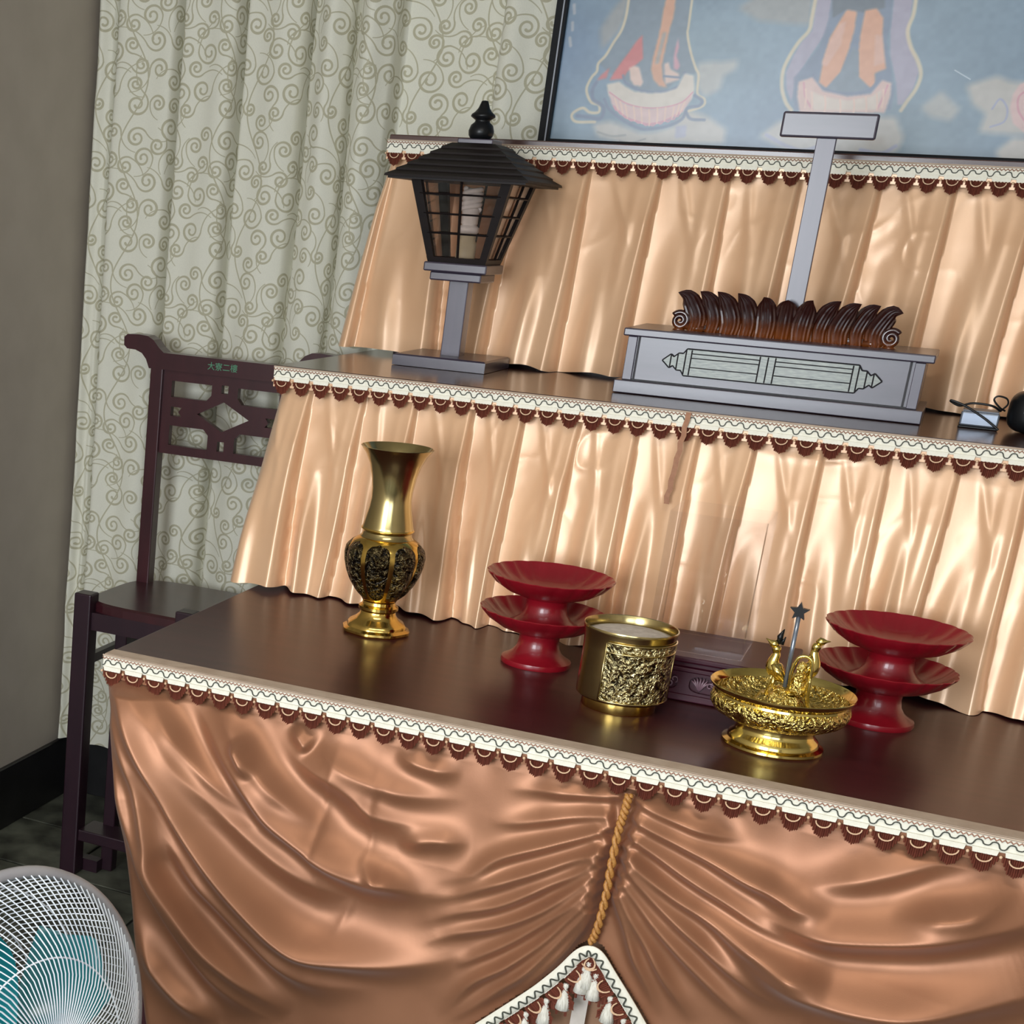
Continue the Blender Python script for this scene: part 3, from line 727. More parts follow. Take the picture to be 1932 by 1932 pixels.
def skirt(x0, x1, y, ztop, zbot, creases, flare, seed):
    rg = np.random.default_rng(seed)
    nu, nv = int((x1 - x0) / .0026), 96
    U = (np.linspace(0, 1, nu))
    X, V = np.meshgrid(x0 + (x1 - x0) * U, np.linspace(0, 1, nv), indexing='ij')
    UU = (X - x0) / (x1 - x0)
    D = np.zeros_like(X)
    K = len(creases)
    dr = rg.uniform(-.018, .018, K); wob = rg.uniform(0, 6.28, K)
    op = rg.uniform(.7, 1.3, K); sp = rg.uniform(.28, .5, K); w2 = rg.uniform(.4, 1.0, K); ty = rg.uniform(0, 1, K)
    sm = lambda t: np.clip(t, 0, 1) ** 2 * (3 - 2 * np.clip(t, 0, 1))
    for k in range(K - 1):
        # crease k is the left end of panel k, crease k+1 its right end (a fold edge lying over the next panel)
        a = creases[k] + dr[k] * V + .004 * np.sin(5 * V + wob[k]) * V
        c = creases[k + 1] + dr[k + 1] * V + .004 * np.sin(5 * V + wob[k + 1]) * V
        f = (X - a) / (c - a); ins = (f >= 0) & (f < 1); f = np.clip(f, 0, 1)
        # pleat as sewn: slow rise to the fold edge and a sharp return
        edge = .07 + .08 * V
        e0 = 1 - edge
        saw = np.where(f < e0, (f / e0) ** (2.4 - .5 * V), np.sqrt(np.clip(1 - ((f - e0) / edge) ** 2, 0, 1)))
        h1 = (.022 + .022 * V) * op[k + 1] * saw
        # soft folds that open further down
        c2 = sp[k] + .05 * np.sin(3 * V + wob[k])
        g2 = np.exp(-((f - c2) / (.10 + .06 * V)) ** 2) * np.clip(f * 8, 0, 1) * np.clip((1 - f) * 8, 0, 1)
        h2 = .031 * w2[k] * sm((V - .18 - .25 * ty[k]) / .5) * g2
        c3 = .72 - .1 * V
        g3 = .6 * np.exp(-((f - c3) / (.07 + .03 * V)) ** 2)
        h3 = .011 * (1 - w2[k] * .6) * np.sin(PI * np.clip(V * 1.3, 0, 1)) * g3 * np.clip((1 - f) * 8, 0, 1)
        # a slanting tuck running from the sewn edge
        fs = .25 + .9 * V * (.5 + ty[k])
        h4 = .0045 * np.exp(-((f - fs) / .07) ** 2) * np.exp(-((V - .2) / .17) ** 2)
        D = np.where(ins, h1 + h2 + h3 + h4, D)
    S_ = UU + .012 * vnoise(rg, 9, 4, UU, V)
    cr = .0011 * vnoise(rg, int((x1 - x0) * 30), 2, S_, V)
    mask = np.clip(vnoise(rg, int((x1 - x0) * 8), 3, UU, V) * 2, 0, 1) * np.clip(1.3 - 1.5 * V, 0, 1)
    rdg = 1 - np.abs(vnoise(rg, int((x1 - x0) * 17), 6, S_ + .02 * V, V)) * 2.2
    cr += .0030 * np.clip(rdg, 0, 1) ** 2 * (mask + .25) * np.clip(1.4 - 1.3 * V, 0, 1)
    cr += .0012 * mask * vnoise(rg, int((x1 - x0) * 38), 12, S_ + .03 * V, V)
    cr += .0040 * vnoise(rg, int((x1 - x0) * 7), 2, UU, V) * np.clip(V * 3, 0, 1)
    D *= np.clip(.30 + 2.4 * V, 0, 1)
    Y = y + .021 - (flare + .022) * V ** .9 - D - cr * np.clip(V * 14, 0, 1)
    # the cloth wraps the left corner and swings outwards
    e = np.clip(1 - (X - x0) / .16, 0, 1)
    Xo = X - .052 * V ** 0.85 * e ** 1.5
    Y = Y + .05 * np.clip(1 - (X - x0) / .035, 0, 1) ** 2
    Z = ztop + (zbot - ztop) * V + .006 * V * vnoise(rg, int((x1 - x0) * 14), 1, UU, V)
    return grid(Xo, Y, Z)

def even(first, step, x1, seed, jit=.07):
    rg = np.random.default_rng(seed); v = [first - 2 * step, first - step, first]
    while v[-1] < x1 + step: v.append(v[-1] + step * (1 + rg.uniform(-jit, jit)))
    return v

t = Thing('altar_skirt', 'peach satin pleated skirt around the middle tier, behind the brass vase and red dishes', 'altar cloth', (1.0, Y2, T1), 'peach satin skirts')
t.part('satin', skirt(XA, XE, Y2, T2 - .0235, T1 + .006, even(.062, .1035, XE, 4), .034, 21), M_peach, True)
trim(t, XA, XE, Y2 - .0035, T2 - .001, M_peach)
rib = [(.775 + .0015 * math.sin(9 * k) - .008 * k / 12, Y2 - .012 - .026 * (k / 12), T2 - .002 - .16 * k / 12) for k in range(13)]
t.part('seam_ribbon', join(G([p for q in rib for p in ((q[0] - .0045, q[1], q[2]), (q[0] + .0045, q[1], q[2]))], [(2 * k, 2 * k + 2, 2 * k + 3, 2 * k + 1) for k in range(12)])), M_ribbon, True)
t = Thing('altar_skirt', 'peach satin pleated skirt around the top tier, behind the lantern lamp and tablet stand', 'altar cloth', (1.0, Y3, T2), 'peach satin skirts')
t.part('satin', skirt(XA - .002, XE, Y3, T3 - .0235, T2 + .006, even(.135, .138, XE, 7), .030, 33), M_peach, True)
trim(t, XA - .002, XE, Y3 - .0035, T3 - .0105, M_peach)

# ------------------------------------------------------------------ the brown front drape of the altar table
def sm_(t):
    t = np.clip(t, 0, 1); return t * t * (3 - 2 * t)
def drape_height(X, Z):
    H = np.zeros_like(X)
    for h, wu, wd, pts in FOLDS:
        P = spline(np.array(pts) / 1000, 8 * len(pts))
        if P[0, 0] > P[-1, 0]: P = P[::-1]
        lo = P.min(0) - .14; hi = P.max(0) + .14
        bx = np.where((X >= lo[0]) & (X <= hi[0]) & (Z >= lo[1]) & (Z <= hi[1]))
        xs, zs = X[bx], Z[bx]
        best = np.full(xs.shape, 9.); sg = np.zeros(xs.shape); tt = np.zeros(xs.shape)
        for i in range(len(P) - 1):
            a, d = P[i], P[i + 1] - P[i]
            u = np.clip(((xs - a[0]) * d[0] + (zs - a[1]) * d[1]) / (d @ d + 1e-12), 0, 1)
            ex, ez = xs - a[0] - u * d[0], zs - a[1] - u * d[1]
            D = np.hypot(ex, ez)
            m2 = D < best
            best = np.where(m2, D, best); sg = np.where(m2, np.sign(d[0] * ez - d[1] * ex), sg); tt = np.where(m2, (i + u) / (len(P) - 1), tt)
        up = sg > 0
        near = min(abs(P[0, 0] - .876), abs(P[-1, 0] - .876)) < .035
        w = np.where(up, wu * .85, wd * (1.0 if near else 1.25)) / 1000 * 1.1
        end = sm_(tt / .38) * sm_((1 - tt) / .38)
        end = np.where((P[0, 0] < .06) & (tt < .5), sm_(.45 + tt / .3), end)
        near = min(abs(P[0, 0] - .876), abs(P[-1, 0] - .876)) < .035
        if near:
            e1 = abs(P[0, 0] - .876) < .035
            end = sm_((1 - tt if e1 else tt) / .55) * sm_((tt if e1 else 1 - tt) / .04)
        H[bx] += (1.5 if near else 2.1) * h / 1000 * np.exp(-(best / w) ** 1.6) * end
    return H
VP = [(-.2, -.5), (.35, .105), (.707, .51), (.752, .561), (.797, .612), (.832, .660), (.849, .692), (.859, .704), (.871, .708), (.885, .704), (.900, .682), (.919, .660), (.946, .628), (.973, .593), (1.05, .49), (1.4, .02), (2.3, -1)]
def make_drape():
    rg = np.random.default_rng(17)
    nu, nv = 620, 330
    U, V = np.meshgrid(np.linspace(0, 1, nu), np.linspace(0, 1, nv), indexing='ij')
    Z = .9685 + (.16 - .9685) * V
    xl = np.interp(-Z, [-.985, -.967, -.846, -.693, -.557, -.325, -.1], [.003, .006, .020, .041, .066, .112, .15])
    X = xl + (XE - xl) * U
    H = drape_height(X, Z)
    H += .0024 * vnoise(rg, 14, 6, U, V) + .0012 * vnoise(rg, 30, 16, U, V) + .0003 * vnoise(rg, 60, 26, U, V)
    # small puckers under the band
    H += .004 * np.exp(-V / .05) * np.sin(X * 2 * PI / .082 + 2 * np.sin(X * 7))
    Y = Y1 + .012 - (H + .020 * np.clip(V * 4, 0, 1)) * np.clip(V / .03, 0, 1)
    # sewn down along the gather line
    gx = np.interp(-Z, [-.985, -.944, -.840, -.712, -.6], [.884, .882, .878, .868, .868])
    k = np.exp(-((X - gx) / .010) ** 2) * ((Z > .70) & (Z < .95))
    Y = Y * (1 - .55 * k) + (Y1 - .006) * .55 * k
    # the left edge turns back round the table corner
    Y += .05 * np.clip(1 - (X - xl) / .03, 0, 1) ** 2 * np.clip(V * 5, 0, 1)
    keep = Z > np.interp(X, [p[0] for p in VP], [p[1] for p in VP])
    return grid(X, Y, Z, keep)
dr = Thing('altar_drape', 'brown satin drape gathered in swags down the front of the altar table', 'altar cloth', (1.0, 0, 0))
dr.part('satin', make_drape(), M_brown, True)
dr.part('turnover', box(0.001, XE - .001, -.004, .030, T1 + .0003, T1 + .0016), M_ledge, label='beige cloth edge turned over the table top')
trim(dr, 0, XE, Y1 - .0045, T1 + .001, M_brown)
cp = spline([(.8835, -.014, .952), (.882, -.018, .925), (.879, -.022, .896), (.878, -.024, .840), (.878, -.024, .786), (.874, -.022, .736), (.868, -.018, .708)], 70)
rope = []
for s2 in (0, PI):
    a = np.arange(70) * .85 + s2
    rope.append(tube(cp + np.stack([.0035 * np.cos(a), .0035 * np.sin(a) - .002, 0 * a], 1), .0036, 6))
dr.part('gather_cord', join(*rope), M_gold_cord, True, label='twisted gold cord over the gathers')
dr.part('inner_cloth', box(.15, 1.75, .038, .042, .16, .96), M_backing)
dr.part('cream_tape', box(.852, .874, .020, .0215, .3, .612), M_strip)
# braid, cord and tassels along the swag hem
hv = np.array(VP[1:-1])
hl = np.concatenate([[0], np.cumsum(np.linalg.norm(np.diff(hv, axis=0), axis=1))])
hq = np.linspace(0, hl[-1], 520)
hem = np.stack([np.interp(hq, hl, hv[:, 0]), np.interp(hq, hl, hv[:, 1])], 1)
for _ in range(3):
    hem[4:-4] = sum(hem[4 + q:len(hem) - 4 + q] for q in range(-4, 5)) / 9
hem = hem[(hem[:, 0] > .45) & (hem[:, 0] < 1.12)]
tg = np.gradient(hem, axis=0); tg /= np.linalg.norm(tg, axis=1)[:, None]
nrm = np.stack([tg[:, 1], -tg[:, 0]], 1)                         # points into the opening (downwards)
L = np.concatenate([[0], np.cumsum(np.linalg.norm(np.diff(hem, axis=0), axis=1))])
yb = -.026
n = len(hem)
o1 = hem - nrm * .003; o2 = hem + nrm * .015
v = [(a[0], yb, a[1]) for a in o1] + [(a[0], yb, a[1]) for a in o2] + [(a[0], yb + .003, a[1]) for a in o1] + [(a[0], yb + .003, a[1]) for a in o2]
f = []
for k in range(n - 1):
    f += [(k, n + k, n + k + 1, k + 1), (2 * n + k, 2 * n + k + 1, 3 * n + k + 1, 3 * n + k), (k, k + 1, 2 * n + k + 1, 2 * n + k), (n + k, 3 * n + k, 3 * n + k + 1, n + k + 1)]
dr.part('hem_band', G(v, f), M_cream, True)
fine = np.linspace(0, L[-1], 900)
hx = np.interp(fine, L, hem[:, 0]); hz = np.interp(fine, L, hem[:, 1]); nx = np.interp(fine, L, nrm[:, 0]); nz = np.interp(fine, L, nrm[:, 1])
off = .0085 + .0042 * np.sin(fine * 2 * PI / .0165)
dr.part('hem_cord', tube(np.stack([hx + nx * off, np.full(900, yb - .002), hz + nz * off], 1), .0013, 5), M_cordg)
def at(sv, d):
    return (np.interp(sv, L, hem[:, 0]) + np.interp(sv, L, nrm[:, 0]) * d, np.interp(sv, L, hem[:, 1]) + np.interp(sv, L, nrm[:, 1]) * d)
for k in range(int(L[-1] / PITCH)):
    sv = (k + .5) * PITCH
    x, z = at(sv, .017)
    a = math.atan2(np.interp(sv, L, tg[:, 1]), np.interp(sv, L, tg[:, 0]))
    o = link('scallop', SC_ME, dr.o)
    o.location = Vector((x, yb + .0035, z)) - Vector(dr.loc); o.rotation_euler = (0, -a, 0); o.scale = (1, 1, 1.7)
    # a dark red thread skirt hangs straight down below each swag
    x, z = at(sv, .030)
    g = []
    for q in range(7):
        xx = x + (q - 3) * .0042
        g.append(tube([(xx, yb + .014, z + .006), (xx + (q - 3) * .0004, yb + .013, z - .034 - .004 * math.cos(q * 2.1))], .0021, 4))
    dr.part('fringe_tuft', join(*g), M_fringe)
    x, z = at((k + 1) * PITCH, .026)
    pr = [(.0003, 0), (.0028, -.0005), (.0032, -.004), (.0018, -.0065), (.004, -.012), (.0065, -.022), (.0078, -.032), (.0004, -.033)]
    dr.part('tassel', lathe([(r * 1.45, q * 1.35) for r, q in pr], 12, (x, yb + .004, z + .002), rfn=lambda a2, r, zz: 1 + .14 * math.sin(6 * a2)), M_tassel, True)

# ------------------------------------------------------------------ lantern lamp
lx, ly = .23, 1.07
t = Thing('lantern_lamp', 'dark wooden lantern-shaped table lamp with a slatted roof and round finial, on the middle tier', 'lamp', (lx, ly, T2))
def sq(h, z0, z1, h2=None, bev=0.0):
    h2 = h if h2 is None else h2
    v = [(lx - h, ly - h, z0), (lx + h, ly - h, z0), (lx + h, ly + h, z0), (lx - h, ly + h, z0), (lx - h2, ly - h2, z1), (lx + h2, ly - h2, z1), (lx + h2, ly + h2, z1), (lx - h2, ly + h2, z1)]
    return G(v, [(3, 2, 1, 0), (4, 5, 6, 7), (0, 1, 5, 4), (1, 2, 6, 5), (2, 3, 7, 6), (3, 0, 4, 7)])
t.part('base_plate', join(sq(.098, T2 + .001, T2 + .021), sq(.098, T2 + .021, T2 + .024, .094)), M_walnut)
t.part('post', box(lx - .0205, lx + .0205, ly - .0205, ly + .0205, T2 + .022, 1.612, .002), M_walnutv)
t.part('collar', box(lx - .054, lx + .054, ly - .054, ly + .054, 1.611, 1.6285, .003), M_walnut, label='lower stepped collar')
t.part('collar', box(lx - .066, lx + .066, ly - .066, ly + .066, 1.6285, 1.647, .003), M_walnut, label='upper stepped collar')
zb, zt, hb, ht = 1.647, 1.812, .060, .104
t.part('lantern_sill', sq(hb, zb, zb + .010, hb + .003), M_ebony)
def lerp_h(z): return hb + (ht - hb) * (z - zb) / (zt - zb)
def slab(pts4, d):
    """quad in space thickened along d"""
    v = [tuple(p) for p in pts4] + [tuple(np.array(p) + d) for p in pts4]
    return G(v, [(0, 1, 2, 3), (7, 6, 5, 4), (0, 4, 5, 1), (1, 5, 6, 2), (2, 6, 7, 3), (3, 7, 4, 0)])
for sx in (-1, 1):
    for sy in (-1, 1):
        def c(z, o): h = lerp_h(z); return (lx + sx * (h - o), ly + sy * h), (lx + sx * h, ly + sy * (h - o)), (lx + sx * h, ly + sy * h), (lx + sx * (h - o), ly + sy * (h - o))
        V = []
        for z, o in ((zb, .014), (zt, .020)):
            a, b2, cc, d = c(z, o); V += [(*a, z), (*cc, z), (*b2, z), (*d, z)]
        t.part('lantern_post', G(V, [(0, 1, 2, 3), (7, 6, 5, 4), (0, 4, 5, 1), (1, 5, 6, 2), (2, 6, 7, 3), (3, 7, 4, 0)]), M_ebony)
for k in range(4):
    R = np.array([[math.cos(k * PI / 2), -math.sin(k * PI / 2)], [math.sin(k * PI / 2), math.cos(k * PI / 2)]])
    def w(u, z, o=0.004):
        h = lerp_h(z); p = R @ np.array([u, -(h - o)]); return (lx + p[0], ly + p[1], z)
    pa = [w(-hb + .012, zb + .01), w(hb - .012, zb + .01), w(ht - .018, zt), w(-ht + .018, zt)]
    d = np.append(R @ np.array([0, .0015]), 0)
    gp = t.part('glass_pane', slab(pa, d), M_glass)
    def bar(p, q, hw): # thin square bar
        return tube([p, q], hw, 4)
    t.part('grid_bar', bar(w(.002, zb + .01, .001), w(.002, zt, .001), .0028), M_ebony, parent=None)
    for fz in (.30, .54, .78):
        z = zb + .01 + (zt - zb - .01) * fz; h = lerp_h(z) - .012
        t.part('grid_bar', bar(w(-h, z, .001), w(h, z, .001), .0019), M_ebony)
nR = 6
zr0, zr1, hr0, hr1 = 1.806, 1.876, .143, .042
t.part('roof_soffit', sq(hr0 - .004, zr0 - .004, zr0 + .002), M_ebony)
for k in range(nR):
    za = zr0 + (zr1 - zr0) * k / nR; zb2 = zr0 + (zr1 - zr0) * (k + 1) / nR
    ha = hr0 + (hr1 - hr0) * k / nR; hb2 = hr0 + (hr1 - hr0) * (k + 1) / nR
    t.part('roof_slat', join(sq(ha + .002, za, za + .0045, ha + .001), sq(ha + .001, za + .0045, zb2 + .001, hb2 + .0015)), M_ebony)
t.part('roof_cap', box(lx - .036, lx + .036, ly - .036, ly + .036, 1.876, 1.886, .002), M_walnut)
fin = [(.004, 0), (.020, .001), (.0245, .008), (.0255, .016), (.022, .027), (.0155, .0325), (.0145, .036), (.018, .0385), (.0245, .043), (.0235, .047), (.017, .052), (.0115, .059), (.0085, .067), (.0065, .0725), (.001, .0735)]
t.part('finial', lathe(fin, 32, (lx, ly, 1.886)), M_black_gl, True)
bl = t.part('bulb', join(lathe([(.018, 0), (.021, .004), (.021, .012), (.014, .018)], 24, (lx, ly, 1.705)), lathe([(.014, 0), (.017, .003), (.0175, .03), (.012, .036)], 24, (lx, ly, 1.722)),
    *[tube(np.stack([lx + .0165 * np.cos(np.linspace(0, 4 * PI, 60) + ph), ly + .0165 * np.sin(np.linspace(0, 4 * PI, 60) + ph), np.linspace(1.752, 1.792, 60)], 1), .0052, 8) for ph in (0, PI)]), M_white, True)
t.part('bulb_socket', lathe([(.020, 0), (.020, .03), (.017, .034), (.017, .05)], 24, (lx, ly, 1.657)), M_socket, 'auto', parent=bl)

# ------------------------------------------------------------------ tablet stand: plinth box, petals, post and crossbar
bx = .8705
t = Thing('tablet_stand', 'dark glossy wooden stand with carved panel, petal crest and tall T-shaped post', 'stand', (bx, 1.0, T2))
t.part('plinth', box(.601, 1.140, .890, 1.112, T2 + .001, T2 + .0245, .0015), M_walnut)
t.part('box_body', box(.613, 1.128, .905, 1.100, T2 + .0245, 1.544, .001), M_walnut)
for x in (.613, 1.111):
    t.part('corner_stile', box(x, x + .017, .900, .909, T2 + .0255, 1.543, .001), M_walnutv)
for x in (.6335, 1.1045):
    t.part('edge_groove', box(x - .002, x + .002, .9042, .9056, T2 + .026, 1.543), M_groove)
t.part('edge_groove', box(.613, 1.128, .9030, .9058, T2 + .0245, T2 + .0275), M_groove)
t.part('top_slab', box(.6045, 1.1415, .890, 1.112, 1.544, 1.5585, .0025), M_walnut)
oz = 1.505
half = [(-.191, 0), (-.177, .0125), (-.171, .008), (-.163, .0155), (-.155, .0155), (-.149, .0245), (-.143, .0245)]
outl = half + [(-x, z) for x, z in half[::-1]] + [(-x, -z) for x, z in half[1:]] + [(x, -z) for x, z in half[1:][::-1]]
outl = [(bx + .002 + x, oz + z) for x, z in outl]
cpn = t.part('carved_panel', extr(outl, .9010, .9056), M_inlay, label='pale carved ornament with pointed ends')
def gl(a, c, hw=.0012):
    return tube([(bx + .002 + a[0], .9004, oz + a[1]), (bx + .002 + c[0], .9004, oz + c[1])], hw, 4)
gs = []
for x in (-.150, -.140, -.019, -.005, .008, .140, .150): gs.append(gl((x, -.023), (x, .023)))
for x in (-.176, .176): gs.append(gl((x, -.012), (x, .012)))
for x in (-.164, .164): gs.append(gl((x, -.015), (x, .015)))
for z in (-.0085, .0085, .0165):
    gs.append(gl((-.140, z), (-.019, z), .0009)); gs.append(gl((.008, z), (.140, z), .0009))
o2 = outl + [outl[0]]
for k in range(len(o2) - 1): gs.append(tube([(o2[k][0], .9012, o2[k][1]), (o2[k + 1][0], .9012, o2[k + 1][1])], .0013, 4))
t.part('carved_line', join(*gs), M_groove, parent=cpn)
tips = [(.680, 1.627), (.719, 1.632), (.751, 1.634), (.787, 1.634), (.834, 1.631), (.876, 1.629), (.919, 1.632), (.966, 1.634), (1.001, 1.632), (1.033, 1.631), (1.072, 1.622)]
for k, (tx, tz) in enumerate(tips):
    u = (k - 5) / 5.0
    b0 = .716 + .032 * k
    lean = np.sign(u) * (abs(u) ** .7)
    ctr = spline([(b0, 1.5575), (b0 - .003 * lean, 1.582), (b0 + (tx - b0) * .22, 1.607), (b0 + (tx - b0) * .55, 1.6225), (tx, tz)], 14)
    wmax = .0185 if k != 5 else .021
    nu = 13
    V = []
    prof = np.interp(np.linspace(0, 1, 14), [0, .3, .6, .8, .92, 1], [.95, 1.06, .92, .55, .25, .02])
    tgt = np.gradient(ctr, axis=0); tgt /= np.linalg.norm(tgt, axis=1)[:, None]
    for i in range(14):
        px, pz = ctr[i]; nx, nz = tgt[i][1], -tgt[i][0]
        for j in range(nu):
            s2 = -1 + 2 * j / (nu - 1)
            hw = wmax * prof[i]
            bulge = .010 * (1 - s2 * s2) * prof[i] + (.0016 * (1 if j % 2 else -1) if 0 < j < nu - 1 else 0) * prof[i]
            # the tip bends outwards and slightly forwards
            V.append((px + nx * s2 * hw, .965 - bulge + .012 * abs(u) - .014 * (i / 13) ** 3 + .006 * (k % 2), pz + nz * s2 * hw))
        V.append((px, .978 + .012 * abs(u) - .014 * (i / 13) ** 3 + .006 * (k % 2), pz))
    m2 = nu + 1; F = []
    for i in range(13):
        for j in range(nu - 1): F.append((i * m2 + j, i * m2 + j + 1, (i + 1) * m2 + j + 1, (i + 1) * m2 + j))
        F.append((i * m2 + nu - 1, i * m2 + nu, (i + 1) * m2 + nu, (i + 1) * m2 + nu - 1))
        F.append((i * m2 + nu, i * m2, (i + 1) * m2, (i + 1) * m2 + nu))
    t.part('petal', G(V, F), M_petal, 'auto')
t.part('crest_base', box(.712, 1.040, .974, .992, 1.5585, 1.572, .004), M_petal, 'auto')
for sx, xx in ((-1, .690), (1, 1.060)):
    a = np.linspace(0, 3.6 * PI, 50); r = .016 * (1 - a / (4.6 * PI))
    P = np.stack([xx + sx * r * np.cos(a + .6), np.full(50, .975), 1.576 + r * np.sin(a + .6)], 1)
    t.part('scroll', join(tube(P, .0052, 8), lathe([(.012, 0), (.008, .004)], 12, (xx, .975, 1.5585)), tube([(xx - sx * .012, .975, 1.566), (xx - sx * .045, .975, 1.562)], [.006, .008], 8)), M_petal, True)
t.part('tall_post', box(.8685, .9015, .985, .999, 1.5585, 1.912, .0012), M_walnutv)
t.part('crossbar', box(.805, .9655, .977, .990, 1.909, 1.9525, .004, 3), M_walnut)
t.part('pin', lathe([(.0022, 0), (.002, .0015), (.0003, .002)], 10), M_white).matrix_local = Matrix.Translation(Vector((.884 - bx, .977 - 1.0, 1.942 - T2))) @ Matrix.Rotation(PI / 2, 4, 'X')

# ------------------------------------------------------------------ brass vase
vc = (.3218, .469, T1)
t = Thing('brass_vase', 'tall brass flower vase with a flared mouth and dark embossed belly, on the lower tier', 'vase', vc)
t.part('foot', lathe([(.0600, .0), (.0622, .003), (.0620, .007), (.055, .011), (.054, .016), (.050, .020), (.040, .026), (.0335, .034), (.0325, .040), (.0365, .044), (.0365, .049), (.031, .053), (.030, .060)], 56, vc,
    rfn=lambda a, r, z: 1 + (.022 * math.cos(8 * a) if z < .03 else 0)), M_brass, 'auto')
bel = [(.0300, .058), (.0335, .064), (.044, .078), (.055, .094), (.0632, .112), (.0680, .130), (.0695, .145), (.0672, .158), (.060, .170), (.050, .177), (.046, .179)]
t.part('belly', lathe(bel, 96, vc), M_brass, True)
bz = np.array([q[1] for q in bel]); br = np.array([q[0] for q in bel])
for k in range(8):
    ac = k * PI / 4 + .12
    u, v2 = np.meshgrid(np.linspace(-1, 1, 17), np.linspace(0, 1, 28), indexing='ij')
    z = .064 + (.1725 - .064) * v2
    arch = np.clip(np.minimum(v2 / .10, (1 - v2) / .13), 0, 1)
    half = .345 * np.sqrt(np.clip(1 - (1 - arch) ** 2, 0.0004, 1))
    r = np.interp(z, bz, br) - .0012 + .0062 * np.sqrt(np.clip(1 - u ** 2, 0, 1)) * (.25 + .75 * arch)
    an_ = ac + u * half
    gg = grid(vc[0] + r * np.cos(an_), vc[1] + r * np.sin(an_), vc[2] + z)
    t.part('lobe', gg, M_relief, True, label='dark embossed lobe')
t.part('neck', lathe([(.046, .176), (.049, .178), (.0455, .182), (.0440, .1875), (.0470, .191), (.0470, .195), (.0455, .200), (.0425, .214), (.0385, .232), (.0365, .248), (.0372, .266), (.0405, .288), (.0465, .310), (.0555, .328), (.0640, .339), (.0653, .3407), (.0640, .3412), (.054, .329), (.044, .310), (.037, .285), (.034, .255), (.034, .235)], 56, vc, cap=False), M_brassd, 'auto')
t.part('collar', lathe([(.0462, .1905), (.0484, .192), (.0484, .194), (.0462, .196)], 56, vc, cap=False), M_brass, True)

# ------------------------------------------------------------------ red footed dishes, two stacks of two
def dish(loc, label):
    t = Thing('footed_dish', label, 'dish', loc, 'red footed offering dishes')
    t.part('pedestal', lathe([(.0600, 0), (.0611, .003), (.0600, .009), (.0520, .013), (.0430, .020), (.0370, .030), (.0345, .042), (.0350, .052), (.038, .056)], 48, loc), M_red, 'auto')
    fl = lambda a, r, z: 1 + (.030 * abs(math.sin(10 * a)) ** .7 * min(1, max(0, (r - .045) / .05)))
    t.part('plate', lathe([(.030, .055), (.050, .058), (.072, .066), (.092, .079), (.1045, .0925), (.1062, .0955), (.1050, .0965), (.1010, .0930), (.088, .0815), (.068, .0700), (.045, .0640), (.004, .0635)], 120, loc, rfn=fl), M_red, 'auto')
    return t
dish((.6256, .4496, T1), 'lower red footed dish of the stack beside the brass vase')
d0 = bpy.data.objects['footed_dish']
dup(d0, (.6292, .4500, T1 + .0642), 'upper red scalloped dish of the stack beside the brass vase')
dup(d0, (1.176, .470, T1), 'lower red footed dish of the stack behind the gold bowl')
dup(d0, (1.1815, .4710, T1 + .0642), 'upper red scalloped dish of the stack behind the gold bowl')

# ------------------------------------------------------------------ incense pot
pc = (.803, .2744, T1)
t = Thing('incense_pot', 'round brass incense pot with embossed side, filled with pale ash', 'incense pot', pc)
t.part('foot_ring', lathe([(.058, 0), (.059, .002), (.058, .016), (.060, .018)], 64, pc), M_brass, 'auto')
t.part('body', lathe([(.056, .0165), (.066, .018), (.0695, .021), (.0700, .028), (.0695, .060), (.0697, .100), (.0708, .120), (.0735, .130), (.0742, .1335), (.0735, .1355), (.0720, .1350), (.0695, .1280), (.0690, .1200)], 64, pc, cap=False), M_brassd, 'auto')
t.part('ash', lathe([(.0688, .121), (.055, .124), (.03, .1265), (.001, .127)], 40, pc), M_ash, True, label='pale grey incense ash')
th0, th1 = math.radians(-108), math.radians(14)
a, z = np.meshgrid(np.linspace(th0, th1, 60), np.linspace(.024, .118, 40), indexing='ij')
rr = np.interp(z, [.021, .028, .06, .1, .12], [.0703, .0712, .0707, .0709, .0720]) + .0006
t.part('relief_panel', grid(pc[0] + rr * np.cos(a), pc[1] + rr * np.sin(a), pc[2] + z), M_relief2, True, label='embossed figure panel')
for zz in (.0235, .103, .1185):
    aa = np.linspace(th0, th1, 40); r2 = np.interp(zz, [.021, .028, .06, .1, .12], [.0703, .0712, .0707, .0709, .0720])
    t.part('panel_border', tube(np.stack([pc[0] + (r2 + .001) * np.cos(aa), pc[1] + (r2 + .001) * np.sin(aa), np.full(40, pc[2] + zz)], 1), .0016, 6), M_brassd, True)
for aa in (th0, th1):
    t.part('panel_border', tube([(pc[0] + .0722 * math.cos(aa), pc[1] + .0722 * math.sin(aa), pc[2] + zz) for zz in (.0235, .06, .1185)], .0016, 6), M_brassd, True)

# ------------------------------------------------------------------ gold lamp bowl with two birds
gc = (1.046, .2191, T1)
t = Thing('gold_bowl', 'shiny gold footed lamp bowl with two small birds and an upright star-tipped rod', 'bowl', gc)
t.part('foot', lathe([(.0725, 0), (.0741, .0025), (.0736, .006), (.0665, .009), (.0660, .013), (.0640, .017), (.0580, .022), (.0560, .030), (.0575, .037), (.066, .041)], 64, gc), M_gold, 'auto')
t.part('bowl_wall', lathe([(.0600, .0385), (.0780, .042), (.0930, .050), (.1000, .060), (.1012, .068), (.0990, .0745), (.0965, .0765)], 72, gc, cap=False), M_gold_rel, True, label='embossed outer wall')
t.part('rim', lathe([(.0965, .0760), (.0958, .080), (.0990, .0835), (.1045, .0895), (.1051, .0922), (.1038, .0930), (.1005, .0905), (.0955, .0840), (.0935, .0800)], 72, gc, cap=False), M_gold, 'auto')
